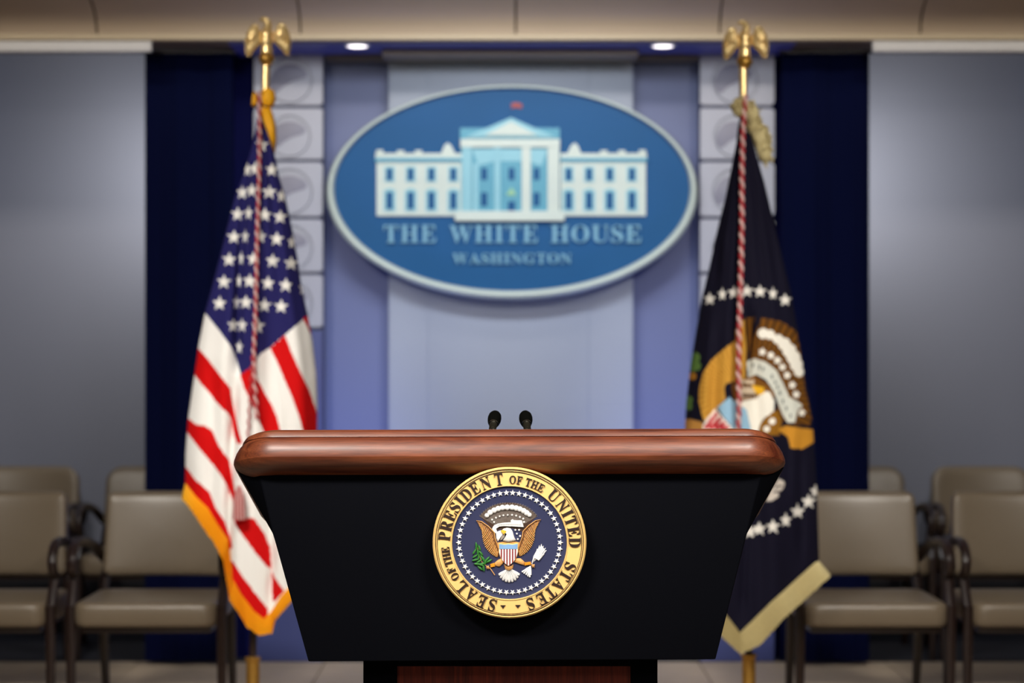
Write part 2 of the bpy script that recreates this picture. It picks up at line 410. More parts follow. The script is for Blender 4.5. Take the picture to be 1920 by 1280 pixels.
# ------------------------------------------------------------------ downlights
for s, px, side in ((-1, 670, 'striped'), (1, 1243, 'dark blue')):
    p = W(px, 85, 8.54); p.z = 2.590
    r = thing('ceiling_light', p, 'round recessed white downlight in the navy soffit, the one nearer the %s flag' % side, 'light', 'recessed soffit downlights')
    mb = MB(); mb.lathe([(.052, 0), (.052, -.004), (.043, -.006), (.041, 0)], p, 40); mb.build('bezel', m_white, r, smooth=True)
    mb = MB(); mb.lathe([(.042, -.001), (.036, -.006), (.02, -.008), (.002, -.0085)], p, 40); mb.build('lens', m_lamp, r, smooth=True)

# ------------------------------------------------------------------ oval sign
SD = 8.74; SS = F / SD
def S(kx, ky): px = 580 + kx / 2.526; py = 140 + ky / 2.526; return ((px - 960) / SS, EYE + (HOR - py) / SS)
cz = EYE + (HOR - 359.7) / SS; sgn = thing('oval_sign', (0, 8.86, cz), 'large oval blue sign with a white mansion relief and pale lettering on the centre panel', 'sign')
A, B = 348 / SS, 200.7 / SS
mb = MB(); N = 128
ringp = [(0, 0, .14), (0, 0, .012), (.3, .3, 0), (.7, .7, 0), (1, 1, .012), (1, 1, .03)]
vs = []
for qo, qi, dep in ringp:
    for k in range(N):
        a = 2 * PI * k / N; ro = (A * math.cos(a), B * math.sin(a)); ri = (333.5 / SS * math.cos(a), 189.5 / SS * math.sin(a) + 4.5 / SS)
        vs.append((ro[0] * (1 - qo) + ri[0] * qo, SD - .012 + dep, cz + ro[1] * (1 - qo) + ri[1] * qo))
mb.add(vs, [(i * N + k, i * N + (k + 1) % N, (i + 1) * N + (k + 1) % N, (i + 1) * N + k) for i in range(5) for k in range(N)])
mb.build('rim', m_signrim, sgn, smooth=True, auto=50)
mb = MB(); vs = []
for dep in (0.012, .11):
    for k in range(N):
        a = 2 * PI * k / N; vs.append((334 / SS * math.cos(a), SD + dep, cz + 190 / SS * math.sin(a) + 4.5 / SS))
mb.add(vs, [tuple(range(N)), tuple(range(2 * N - 1, N - 1, -1))] + [(k, (k + 1) % N, N + (k + 1) % N, N + k) for k in range(N)])
mb.build('disc', m_signblue, sgn)
Y0 = SD + .012
def plate(name, polys, m, h, y=Y0, parent=sgn):
    mb = MB()
    for P in polys: mb.relief([S(*p) for p in P], y, h, inset=.0)
    return mb.build(name, m, parent)
def R(x0, y0, x1, y1): return [(x0, y0), (x1, y0), (x1, y1), (x0, y1)]
for sgnx in (0, 1):
    f = (lambda x: x) if sgnx == 0 else (lambda x: 1912 - x)
    ff = lambda P: [(f(x), y) for x, y in P]
    plate('wing_wall', [ff(R(318, 412, 722, 668))], m_signwhite, .010)
    plate('wing_parapet', [ff(R(314, 372, 722, 394))] + [ff(R(x, y, x + ww, 373)) for x, y, ww in ((318, 356, 32), (415, 358, 34), (500, 358, 34))] + [ff([(625, 372), (640, 335), (655, 322), (672, 335), (690, 372)])], m_signwhite, .014)
    plate('wing_cornice', [ff(R(312, 394, 722, 412))], m_signteal, .018)
    for x in ((380, 480, 578, 682) if sgnx == 0 else (384, 489, 587, 684)):
        plate('window_surround', [ff(R(x - 24, 435, x + 24, 508))], m_signmid, .003, Y0 - .010)
        plate('window', [ff(R(x - 14, 444, x + 14, 500))], m_signblue, .003, Y0 - .0122)
        plate('window_surround', [ff([(x - 28, 548), (x, 536), (x + 28, 548), (x + 28, 646), (x - 28, 646)])], m_signmid, .003, Y0 - .010)
        plate('window', [ff(R(x - 15, 556, x + 15, 636))], m_signblue, .003, Y0 - .0122)
plate('portico_wall', [R(720, 345, 1186, 650)], m_signteal, .012)
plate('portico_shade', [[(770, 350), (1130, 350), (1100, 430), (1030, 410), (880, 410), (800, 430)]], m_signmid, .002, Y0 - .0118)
plate('entablature', [R(716, 306, 1186, 344)], m_signwhite, .026)
plate('attic', [R(714, 252, 1186, 306)], m_signteal, .012)
plate('pediment', [[(735, 298), (955, 204), (1170, 298)]], m_signmid, .020)
plate('pediment_field', [[(830, 288), (955, 222), (1080, 288)]], m_signwhite, .006, Y0 - .0195)
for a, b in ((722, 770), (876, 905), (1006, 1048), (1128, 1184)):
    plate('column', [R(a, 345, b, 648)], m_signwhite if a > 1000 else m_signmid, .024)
plate('column', [R(775, 420, 800, 648)], m_signmid, .018)
plate('portico_base', [R(690, 646, 1208, 692)], m_signwhite, .028)
for x in (828, 958, 1076):
    plate('window', [R(x - 14, 442, x + 14, 498)], m_signblue, .003, Y0 - .0122)
    plate('window', [R(x - 15, 558, x + 15, 622)] if x != 958 else [R(x - 17, 600, x + 17, 644)], m_signblue, .003, Y0 - .0122)
plate('lantern', [[(932, 570), (957, 535), (982, 570)]], mat('lantern_green', (140, 190, 150), .5), .004, Y0 - .0125)
plate('flag_pole', [R(952, 135, 957, 206)], m_signblue, .006)
plate('small_flag', [[(957, 134), (985, 130), (1008, 140), (1006, 160), (980, 154), (957, 158)]], mat('small_flag_red', (156, 72, 72), .6), .006)
def word(txt, x0, x1, y0, y1, m):
    (ax, az), (bx, bz) = S(x0, y1), S(x1, y0); h = bz - az
    ws = [serif(c)[2] for c in txt]; gap = .13; tot = sum(ws) + gap * (len(txt) - 1); sx = (bx - ax) / (tot * h); x = ax
    for c, wd in zip(txt, ws):
        letter(c, x + wd * h * sx / 2, (az + bz) / 2, Y0 + .001, h, sx, 0, m, sgn, .014); x += (wd + gap) * h * sx
word('THE', 352, 600, 712, 794, m_signtext); word('WHITE', 664, 1082, 712, 794, m_signtext); word('HOUSE', 1142, 1572, 712, 794, m_signtext)
word('WASHINGTON', 678, 1242, 845, 894, m_signtext)

# ------------------------------------------------------------------ chairs
def rbox(mb, x0, x1, y0, y1, z0, z1, r, n=6, crown=0., arch=0.):
    """cushion: rounded-outline slab (outline in x,z for backs) built as rings through the thickness"""
    def outline(ins):
        P = []
        for cx, cz, a0 in ((x1 - r, z1 - r, 0), (x0 + r, z1 - r, 90), (x0 + r, z0 + r, 180), (x1 - r, z0 + r, 270)):
            for k in range(n + 1):
                a = math.radians(a0 + 90 * k / n); P.append((cx + (r - ins) * math.cos(a), cz + (r - ins) * math.sin(a)))
        Q = []
        for i, p in enumerate(P):
            q2 = P[(i + 1) % len(P)]; Q.append(p)
            if math.hypot(p[0] - q2[0], p[1] - q2[1]) > .08 or i % (n + 1) == n:
                Q += [(p[0] + (q2[0] - p[0]) * j / 12, p[1] + (q2[1] - p[1]) * j / 12) for j in range(1, 12)]
        return Q
    e = min(.4 * (y1 - y0), .018); rings = []
    for y, ins in ((y0, e), (y0 + e * .3, e * .3), (y0 + e, 0), (y1 - e, 0), (y1 - e * .3, e * .3), (y1, e)):
        rings.append([(x, y - arch * ((x - (x0 + x1) / 2) / ((x1 - x0) / 2)) ** 2, z) for x, z in outline(ins)])
    m = len(rings[0]); vs = [p for R_ in rings for p in R_]
    fs = [(i * m + k, i * m + (k + 1) % m, (i + 1) * m + (k + 1) % m, (i + 1) * m + k) for i in range(5) for k in range(m)]
    # crowned caps
    xc, zc = (x0 + x1) / 2, (z0 + z1) / 2
    for base, yy, cr in ((0, y0, crown), (5 * m, y1, 0)):
        prev = base
        for q in (.85, .65, .45, .25):
            st = len(vs)
            for k in range(m):
                px, py, pz = vs[base + k]; X_ = xc + (px - xc) * q; dy = py - yy + arch * ((px - xc) / ((x1 - x0) / 2)) ** 2
                uu = (X_ - xc) / ((x1 - x0) / 2); ww = (pz - zc) * q / ((z1 - z0) / 2)
                vs.append((X_, yy - cr * (1 - uu * uu) * (1 - ww * ww) - arch * ((X_ - xc) / ((x1 - x0) / 2)) ** 2, zc + (pz - zc) * q))
            fs += [(prev + k, prev + (k + 1) % m, st + (k + 1) % m, st + k) for k in range(m)]; prev = st
        c = len(vs); vs.append((xc, yy - cr, zc)); fs += [(prev + k, prev + (k + 1) % m, c) for k in range(m)]
    mb.add(vs, fs)
def make_chair(rr):
    """origin on the floor under the middle of the seat; front faces -y"""
    t = bpy.data.objects.new('armchair', None); COL.objects.link(t)
    # seat: slab lying flat -> build with outline in x,y by swapping axes
    mb = MB(); rbox(mb, -.25, .25, 0, .085, -.235, .235, .05, crown=.0)
    mb.v = [(x, z, .452 - y) for x, y, z in mb.v]; mb.build('seat', m_leather, t, smooth=True, auto=70)
    mb = MB(); rbox(mb, -.222, .222, .0, .055, 0, .305, rr, crown=.006, arch=.03)
    mb.v = [(x * (1 + .04 * (1 - z / .3)), y + .215 + z * .16, z + .50) for x, y, z in mb.v]; mb.build('backrest', m_leather, t, smooth=True, auto=70)
    mb = MB(); mb.box((-.225, -.20, .345), (.225, .21, .372)); mb.build('seat_frame', m_chairwood, t, bevel=.004)
    for s in (-1, 1):
        mb = MB(); mb.tube([(s * .262, -.19, 0), (s * .262, -.195, .3), (s * .262, -.20, .44)], [.014, .018, .019], 8); mb.build('leg', m_chairwood, t, smooth=True)
        mb = MB(); mb.tube([(s * .235, .30, 0), (s * .235, .25, .25), (s * .235, .235, .45), (s * .215, .275, .60), (s * .205, .29, .70)], [.013, .018, .019, .016, .012], 8); mb.build('leg', m_chairwood, t, smooth=True)
        pts = [(s * .235, .25, .56)]
        pts += [(s * .262, .25 - .33 * k / 5, .60 + .05 * math.sin(k / 5 * 1.5)) for k in range(1, 6)]
        for k in range(1, 9):
            a = k / 8 * PI; pts.append((s * (.262 + .004 * k / 8), -.08 - .075 * math.sin(a) - .05 * (k / 8), .595 + .055 * math.cos(a) ))
        pts += [(s * .264, -.155, .50), (s * .262, -.19, .43)]
        mb = MB(); mb.tube(pts, .018, 8); mb.build('armrest', m_chairwood, t, smooth=True)
    mb = MB(); mb.tube([(-.225, .255, .53), (.225, .255, .53)], .012, 8); mb.build('back_rail', m_chairwood, t, smooth=True)
    return t
GF = 'taupe armchairs in the nearer row'; GB = 'taupe armchairs against the alcove walls'
front = [(-1.27, 7.36, 'taupe armchair beside the striped flag, its seat end partly behind the gold fringe'),
         (-1.865, 7.36, 'taupe armchair cropped at the edge, second from the striped flag in the nearer row'),
         (1.262, 7.36, 'taupe leather armchair partly behind the dark blue flag and its cream fringe'),
         (1.845, 7.36, 'taupe armchair cropped at the edge, second from the dark blue flag in nearer row')]
back = [(-1.60, 9.03, 'rear-row taupe armchair half hidden by the curtain behind the striped flag'),
        (-2.17, 9.03, 'rear-row taupe armchair clear of the curtain, on the striped flag side'),
        (1.54, 9.03, 'rear-row taupe armchair half hidden by the curtain behind the dark blue flag'),
        (2.11, 9.03, 'rear-row taupe armchair clear of the curtain, on the dark blue flag side')]
protos = {}
for kind, rr, lst, g in (('front', .03, front, GF), ('back', .07, back, GB)):
    p = make_chair(rr)
    for i, (x, y, lb) in enumerate(lst):
        o = p if i == 0 else copy_tree(p)
        o.location = (x, y, 0); tag(o, lb, 'chair', g)

# ------------------------------------------------------------------ flags
def blend_flag(root, FD, Lpx, Rpx, hem, outer, colorfn, folds, fringe_mat, bulge, NX=220, NY=460, rip=1.):
    s = F / FD
    v = np.linspace(0, 1, NY); t = np.linspace(0, 1, NX)
    L = interp(Lpx, v); Rr = interp(Rpx, v); H = interp(hem, t)
    e = (1 - t)[:, None] * L[-1] + t[:, None] * Rr[-1]
    blend = v ** 1.6
    PX = (1 - t)[None, :, None] * L[:, None, :] + t[None, :, None] * Rr[:, None, :] + blend[:, None, None] * (H - e)[None]
    X, Y = PX[..., 0], PX[..., 1]
    width = np.abs(Rr[:, 0] - L[:, 0])[:, None] / s
    prof = np.sqrt(np.clip(1 - (2 * t - 1) ** 2, 0, 1))[None, :]
    def depth(front=True):
        d = -bulge * width * prof if front else bulge * width * prof * .9
        tt = t[None, :]; vv = v[:, None]
        am = np.clip(width / .35, 0, 1) * rip * prof
        d = d + am * (.010 * np.sin(tt * 19 + vv * 3) + .006 * np.sin(tt * 37 - vv * 5 + 1) + .006 * np.sin(tt * 9 + vv * 6))
        if front:
            for pts, wd, a in folds:
                P = np.array(pts, float); fx = np.interp(Y, P[:, 1], P[:, 0]); on = (Y > P[0, 1] - 30) & (Y < P[-1, 1] + 30)
                ease = np.clip((Y - P[0, 1] + 30) / 60, 0, 1) * np.clip((P[-1, 1] + 30 - Y) / 60, 0, 1)
                d = d + on * ease * a * np.exp(-((X - fx) / wd) ** 2)
        return d
    verts = []; faces = None; cols = []
    for fr in (True, False):
        st = 1 if fr else 2
        d = depth(fr)[::st, ::st]; x = X[::st, ::st]; y = Y[::st, ::st]
        c = colorfn(x, y)
        ny, nx = x.shape; off = sum(len(a) for a in verts)
        g = np.clip((FD + d) / FD, .9, 1) if fr else 1.
        verts.append(np.stack([(x - 960) / s * g, FD + d, EYE + (HOR - y) / s * g], -1).reshape(-1, 3)); cols.append(c.reshape(-1, 3))
        idx = np.arange(ny * nx).reshape(ny, nx) + off
        a, b, c2, e2 = idx[:-1, :-1].ravel(), idx[1:, :-1].ravel(), idx[1:, 1:].ravel(), idx[:-1, 1:].ravel()
        fc = np.stack([a, b, c2, e2] if fr else [a, e2, c2, b], -1)
        faces = fc if faces is None else np.concatenate([faces, fc])
    V = np.concatenate(verts); Cc = np.concatenate(cols)
    me = bpy.data.meshes.new('cloth'); me.vertices.add(len(V)); me.vertices.foreach_set('co', V.ravel().astype('f4'))
    me.loops.add(faces.size); me.loops.foreach_set('vertex_index', faces.ravel().astype('i4'))
    me.polygons.add(len(faces)); me.polygons.foreach_set('loop_start', np.arange(0, faces.size, 4, dtype='i4'))
    me.update(calc_edges=True); me.polygons.foreach_set('use_smooth', np.ones(len(faces), bool))
    at = me.color_attributes.new('print', 'FLOAT_COLOR', 'POINT')
    lc = np.where(Cc / 255 <= .04045, Cc / 255 / 12.92, ((Cc / 255 + .055) / 1.055) ** 2.4)
    at.data.foreach_set('color', np.concatenate([lc, np.ones((len(lc), 1))], 1).ravel().astype('f4'))
    me.materials.append(m_cloth)
    o = bpy.data.objects.new('cloth', me); COL.objects.link(o); o.parent = root; o.matrix_parent_inverse = inv_world(root)
    # fringe: fluted strip outside the hem
    N = 320; tf = np.linspace(0, 1, N); hi = interp(hem, tf); ho = interp(outer, tf)
    dd = np.interp(tf, t, depth(True)[-1]) ; vs = []
    for k in range(N):
        fl = .0035 * (k % 2) ; jit = random.uniform(-1.5, 1.5)
        for q, th in ((-.12, .004), (.12, .007), (.6, .009), (1.0, .006)):
            px = hi[k] + (ho[k] - hi[k]) * q
            if q == 1.0: px = px + np.array([0, jit])
            g = (FD + dd[k]) / FD; vs.append(((px[0] - 960) / s * g, FD + dd[k] - th - fl, EYE + (HOR - px[1]) / s * g))
        for q, th in ((1.0, .006), (-.12, .006)):
            px = hi[k] + (ho[k] - hi[k]) * q
            g = (FD + dd[k]) / FD; vs.append(((px[0] - 960) / s * g, FD + dd[k] + th + fl, EYE + (HOR - px[1]) / s * g))
    mb = MB(); mb.add(vs, [(k * 6 + j, k * 6 + (j + 1) % 6, k * 6 + 6 + (j + 1) % 6, k * 6 + 6 + j) for k in range(N - 1) for j in range(6)])
    mb.build('fringe', fringe_mat, root)
def helix_cord(pts, s, FD, off, r, pitch, m, root, name, phase=0):
    P = interp(pts, np.linspace(0, 1, 400)); ln = np.r_[0, np.cumsum(np.hypot(*np.diff(P, axis=0).T))]
    mb = MB(); out = []
    for (x, y), l in zip(P, ln):
        a = 2 * PI * l / pitch + phase
        g = (FD + off(y)) / FD; out.append(((x - 960) / s * g + r * .75 * math.cos(a), FD + off(y) + r * .75 * math.sin(a), EYE + (HOR - y) / s * g))
    mb.tube(out, r, 6); return mb.build(name, m, root, smooth=True, auto=80)
def finial(root, tip, ex, s, FD, eye_top):
    """gilt eagle with drooping wings, head turned; pixel box taken from the left flag"""
    def G(kx, ky): return ((ex + (kx - 405) / 6.74 - 960) / s, EYE + (HOR - (eye_top + (ky - 100) / 6.74)) / s)
    def lat(name, prof, m=m_brass, n=28):
        mb = MB(); pr = []
        for hw, ky in prof: x, z = G(405, ky); pr.append((hw * 1.12 / 6.74 / s, z))
        mb.lathe(pr[::-1], (G(405, 0)[0], FD, 0), n, sy=.85); return mb.build(name, m, fin, smooth=True, auto=60)
    fin = lat_root = MB()
    x0, zz = G(405, 620)
    fin.lathe([(r / 6.74 / s, G(405, k)[1]) for r, k in ((50, 702), (78, 670), (100, 625), (102, 600), (80, 570), (70, 545))], (x0, FD, 0), 28)
    fin = fin.build('finial', m_brass_d, root, smooth=True, auto=60)
    lat('body', [(40, 225), (62, 260), (72, 300), (70, 335), (60, 352), (74, 375), (72, 410), (58, 440), (62, 480), (72, 530), (64, 556)])
    hp = [G(408, 250), G(425, 200), G(425, 165), G(400, 130), G(365, 115), G(335, 118), G(312, 140)]
    mb = MB(); mb.tube([(x, FD - .004, z) for x, z in hp], [r / 6.74 / s for r in (56, 48, 44, 40, 32, 20, 5)], 12); mb.build('head', m_brass, fin, smooth=True, auto=80)
    wl = [(150, 575), (128, 500), (125, 400), (150, 290), (200, 195), (250, 165), (295, 190), (318, 260), (352, 300), (350, 400), (300, 455), (240, 520), (195, 580)]
    for sg in (-1, 1):
        P = [G(x, y) if sg < 0 else G(838 - x, y - 14) for x, y in wl]
        mb = MB(); mb.relief(P, FD + .006, .014, .3); mb.relief([(x, z) for x, z in P], FD + .0055, -.008, .3)
        # feather ridges
        for k in range(5):
            a = (300 - k * 34, 250 + k * 6); b = (280 - k * 30, 460 + k * 22)
            if sg > 0: a = (838 - a[0], a[1] - 14); b = (838 - b[0], b[1] - 14)
            (ax, az), (bx, bz) = G(*a), G(*b)
            mb.tube([(ax, FD - .004, az), ((ax + bx) / 2 + sg * .002, FD - .009, (az + bz) / 2), (bx, FD - .002, bz)], [.0025, .0045, .001], 6)
        mb.build('wing', m_brass, fin, smooth=True, auto=50)
def stand_and_pole(root, xt, xb, s, FD, ytop_tube, ybot_tube, yneck):
    zt = EYE + (HOR - ytop_tube) / s; zb = EYE + (HOR - yneck) / s
    X = lambda z: ((xt - 960) / s) + ((xb - xt) / s) * (zt - z) / (zt - zb)
    zm = EYE + (HOR - ybot_tube) / s
    mb = MB(); mb.tube([(X(zm - .03), FD, zm - .03), (X(zt), FD, zt + .003)], .0140, 24); mb.build('pole_tip', m_brass, root, smooth=True)
    mb = MB(); mb.tube([(X(.2), FD, .2), (X(zm), FD, zm)], .0125, 20); mb.build('pole', m_pole, root, smooth=True)
    x = X(zb)
    mb = MB(); mb.lathe([(.17, 0), (.17, .012), (.15, .03), (.07, .055), (.035, .08), (.0235, .11), (.0225, zb - .012), (.0265, zb - .008), (.0265, zb), (.015, zb + .004)], (x, FD, 0), 48)
    part(mb.build('stand', m_brass_d, root, smooth=True, auto=40), 'round polished brass stand'); return X

# --- striped flag
FD = 6.95; s = F / FD
fl = thing('flag', ((475 - 960) / s, FD, 0), 'red, white and blue flag with white stars and gold fringe, draped on an eagle-topped pole', 'flag', None)
c1 = lambda x, y: (400 + x / 4.925, 160 + y / 4.925)
c2 = lambda x, y: (380 + x / 4.267, 400 + y / 4.267)
c3 = lambda x, y: (330 + x / 5.332, 580 + y / 5.332)
c4 = lambda x, y: (330 + x / 3.2, 800 + y / 3.2)
STARS = [(*c1(x, y), q) for x, y, q in ((448, 550, .9), (315, 780, .6), (385, 770, .8), (540, 780, .95), (265, 990, .8), (355, 970, .85), (515, 985, 1), (630, 1020, .7), (225, 1190, .95), (325, 1180, .6), (475, 1195, 1), (618, 1215, 1))]
STARS += [(*c2(x, y), q) for x, y, q in ((250, 190, 1), (340, 185, .5), (465, 185, .8), (592, 205, 1), (715, 230, .6), (212, 370, 1), (310, 360, .35), (405, 365, .9), (560, 380, 1), (707, 400, 1),
    (170, 548, 1), (290, 540, .4), (375, 540, .95), (522, 560, .95), (665, 575, 1), (805, 600, .6), (135, 720, 1), (270, 715, .5), (345, 712, .95), (495, 735, .9), (628, 745, 1), (245, 895, .8), (315, 895, .7), (440, 900, 1), (295, 1070, .5))]
WHITE_AREAS = [[c3(*p) for p in P] for P in (
    [(-400, 5000), (-400, 50), (300, 45), (440, 220), (550, 370), (600, 480), (650, 660), (745, 580), (850, 440), (940, 382), (1090, 252), (1345, 38), (1900, 38), (1900, 5000)],)]
REDS = [[c3(*p) for p in P] for P in (
    [(100, 240), (225, 390), (330, 510), (450, 670), (545, 790), (560, 900), (590, 1050), (640, 1260), (665, 1340), (610, 1340), (580, 1260), (555, 1100), (520, 1040), (430, 960), (330, 830), (250, 740), (190, 660), (100, 560)],
    [(640, 655), (745, 580), (830, 720), (900, 860), (960, 960), (1010, 1080), (1045, 1220), (1110, 1500), (1000, 1600), (880, 1230), (820, 1080), (740, 900), (680, 780)],
    [(940, 385), (1090, 255), (1150, 420), (1240, 620), (1330, 800), (1400, 1000), (1480, 1260), (1500, 1500), (1340, 1500), (1270, 1215), (1240, 1100), (1170, 900), (1080, 690), (1010, 520)],
    [(1268, 92), (1345, 38), (1420, 330), (1370, 290), (1330, 210), (1300, 150)])]
REDS += [[c4(*p) for p in P] for P in (
    [(30, -60), (70, -55), (120, -15), (175, -5), (215, 20), (260, 120), (320, 200), (330, 260), (355, 390), (375, 430), (400, 540), (470, 550), (530, 640), (565, 720), (575, 860), (540, 830), (480, 760), (400, 650), (355, 590), (345, 520), (340, 440), (310, 360), (270, 290), (200, 200), (140, 130), (80, 50), (20, -20)],
    [(20, 200), (65, 250), (120, 320), (200, 390), (240, 490), (290, 560), (325, 660), (340, 720), (300, 760), (200, 600), (60, 420), (20, 340)],
    [(330, 800), (345, 812), (400, 900), (470, 990), (550, 1090), (548, 1150), (520, 1200), (440, 1150), (330, 1000)],
    [(572, 860), (592, 905), (650, 985), (590, 1050), (578, 1040), (576, 960)])]
def us_color(x, y):
    c = np.empty(x.shape + (3,)); c[:] = (36, 34, 92)
    for sx, sy, q in STARS: c[inpoly(x, y, star(sx, sy, 14.2, q, .05))] = (244, 242, 236)
    for P in WHITE_AREAS: c[inpoly(x, y, P)] = (244, 242, 238)
    for P in REDS: c[inpoly(x, y, P)] = (206, 8, 10)
    return c
Lp = [(484, 205), (478, 250), (470, 285), (455, 330), (440, 370), (425, 430), (405, 510), (385, 583), (372, 650), (362, 720), (352, 790), (348, 850), (347, 908)]
Rp = [(492, 205), (503, 232), (512, 275), (523, 330), (535, 370), (548, 430), (557, 480), (566, 540), (577, 590), (586, 640), (593, 700), (595, 760), (594, 850), (592, 1000)]
hem = [(347, 908), (367, 934), (389, 956), (408, 987), (427, 1016), (432, 1050), (436, 1090), (455, 1122), (477, 1150), (496, 1163), (508, 1150), (527, 1120), (546, 1100), (572, 1060), (592, 1000)]
outer = [(341, 934), (361, 958), (380, 987), (403, 1019), (419, 1050), (427, 1097), (431, 1125), (447, 1147), (464, 1175), (486, 1190), (510, 1187), (516, 1162), (546, 1128), (585, 1085), (606, 1020)]
folds = [([(462, 330), (455, 400), (449, 500), (446, 600), (449, 690)], 8, .034), ([(441, 735), (437, 850), (434, 950), (434, 1090)], 9, .026),
         ([(512, 560), (520, 640), (535, 760), (545, 900)], 12, .012), ([(400, 700), (405, 820), (398, 930)], 12, .012), ([(505, 960), (510, 1050), (508, 1120)], 7, .018)]
blend_flag(fl, FD, Lp, Rp, hem, outer, us_color, folds, m_fr_gold, .32)
X = stand_and_pole(fl, 499, 474, s, FD, 118, 166, 1232)
finial(fl, None, 500, s, FD, 34)
def cord_off(L, R_, s, bulge=.32, extra=.016):
    return lambda y: -extra - bulge * (np.interp(y, [p[1] for p in R_], [p[0] for p in R_]) - np.interp(y, [p[1] for p in L], [p[0] for p in L])) / s * .99
offy = cord_off(Lp, Rp, s)
cp = [(486, 172), (487, 240), (486, 320), (483, 420), (481, 500), (479, 600), (476, 655), (477, 700), (479, 740), (482, 785)]
co = thing_cord = helix_cord(cp, s, FD, offy, .0044, 22, m_cred, fl, 'cord'); part(co, 'red strand of the twisted cord')
part(helix_cord(cp, s, FD, offy, .0044, 22, m_cwhite, fl, 'cord', PI), 'pale strand of the twisted cord')
# second run of the cord with its tassel
cp2 = [(474, 660), (470, 720), (466, 800), (462, 870), (460, 905)]
off2 = offy
part(helix_cord(cp2, s, FD, off2, .0035, 20, m_cred, fl, 'cord'), 'red strand of the lower cord')
tz = lambda y: EYE + (HOR - y) / s
mb = MB(); mb.cur = 0
ty = FD + offy(930) - .012
for i in range(22):
    a = i / 22 * 2 * PI; mb.cur = i % 2
    x0 = (461 - 960) / s; mb.tube([(x0 + .004 * math.cos(a), ty + .004 * math.sin(a), tz(905)), (x0 + .016 * math.cos(a), ty - .005 + .012 * math.sin(a), tz(930)), (x0 + .020 * math.cos(a), ty - .005 + .014 * math.sin(a), tz(966))], .0028, 5)
mb.build('tassel', [m_cred, m_cwhite], fl, smooth=True)
# gathered fringe at the pole top
def gather(polys, m, root, FD, s, y=-.012, h=.022):
    mb = MB()
    for P in polys:
        mb.relief([((a - 960) / s, EYE + (HOR - b) / s) for a, b in P], FD + .01, h + .01, .35)
    return mb.build('gathered_fringe', m, root, smooth=True, auto=60)
gather([[(476, 170), (482, 176), (484, 196), (478, 200), (472, 199), (473, 184)],
        [(492, 168), (503, 163), (514, 170), (517, 185), (513, 197), (505, 201), (494, 200), (489, 186)],
        [(487, 196), (507, 200), (512, 215), (517, 235), (518, 262), (515, 288), (508, 268), (500, 245), (492, 222)]], m_fr_gold, fl, FD, s)

# --- dark blue flag
fr = thing('flag', ((1403 - 960) / s, FD, 0), 'dark navy flag with an embroidered eagle crest and cream fringe, draped on an eagle-topped pole', 'flag', None)
d5 = lambda x, y: (1270 + x / 3.765, 500 + y / 3.765)
d6 = lambda x, y: (1340 + x / 2.908, 840 + y / 2.908)
T5 = lambda P: [d5(*p) for p in P]
def circ(x, y, r, sy=1., n=12): return [(x + r * math.cos(2 * PI * k / n), y + r * sy * math.sin(2 * PI * k / n)) for k in range(n)]
GOLD = (206, 154, 62); BRN = (112, 70, 18); WH = (238, 234, 222)
LAY = [(T5([(410, 520), (330, 580), (240, 660), (180, 750), (155, 850), (150, 950), (175, 1050), (190, 1090), (280, 1000), (340, 930), (330, 850), (350, 820), (400, 810), (480, 790), (490, 640), (480, 370), (440, 390), (410, 450)]), GOLD),
       (T5([(470, 362), (548, 355), (505, 610), (490, 610)]), BRN),
       (T5([(590, 358), (735, 385), (840, 455), (870, 600), (900, 850), (950, 1080), (930, 1120), (800, 1110), (700, 1050), (720, 900), (640, 740), (510, 650), (520, 560)]), BRN),
       (T5([(380, 830), (540, 760), (640, 830), (690, 900), (660, 1000), (400, 960)]), (120, 76, 24))]
for x, y, r in ((605, 470, 38), (655, 480, 35), (710, 510, 36), (755, 545, 45), (790, 590, 50), (820, 640, 50), (840, 690, 46), (858, 740, 36)): LAY.append((T5(circ(x, y, r)), WH))
for x, y in ((600, 600), (660, 625), (707, 660), (742, 708), (775, 765), (812, 835), (840, 900), (880, 1030)): LAY.append((T5(star(x, y, 30, 1, .2, .6)), WH))
LAY += [(T5([(490, 665), (540, 645), (620, 670), (700, 730), (750, 830), (790, 920), (850, 950), (885, 980), (850, 1010), (830, 1100), (780, 1100), (740, 1040), (710, 960), (680, 880), (630, 800), (560, 760), (500, 780)]), (206, 208, 198)),
        (T5([(450, 800), (545, 795), (540, 840), (560, 930), (440, 930)]), (196, 178, 154)), (T5([(455, 820), (530, 830), (530, 850), (460, 850)]), BRN), (T5([(460, 895), (555, 900), (550, 925), (460, 920)]), (80, 50, 30)),
        (T5([(440, 950), (560, 930), (600, 880), (650, 880), (685, 950), (680, 1020), (600, 1080), (570, 1180), (510, 1180), (480, 1060), (440, 1000)]), WH),
        (T5([(525, 835), (610, 850), (615, 885), (580, 905), (545, 880)]), (232, 178, 40)),
        (T5([(370, 920), (420, 960), (490, 1010), (530, 1200), (420, 1200), (370, 1110), (320, 1050), (280, 990)]), (148, 188, 214)),
        (T5([(270, 1000), (440, 1200), (150, 1200), (200, 1080)]), (238, 228, 220)),
        (T5([(700, 1010), (740, 1090), (720, 1190), (560, 1190), (590, 1100), (640, 1050)]), (138, 92, 22)), (T5(circ(670, 1090, 24)), WH), (T5(circ(630, 1145, 24)), WH),
        (T5([(710, 1150), (760, 1120), (960, 1150), (990, 1220), (880, 1285), (800, 1280), (780, 1200)]), (198, 138, 44)),
        (T5([(20, 1072), (110, 1078), (180, 1100), (175, 1220), (20, 1220)]), (198, 142, 70))]
for i in range(4):
    a = 20 + i * 45; LAY.append((T5([(170 + a * .75, 1130 - i * 6 + a * .10), (262 + a * .62, 1008 + a * .72), (276 + a * .62, 1026 + a * .72), (190 + a * .8, 1150 + a * .1)]), (190, 58, 66)))
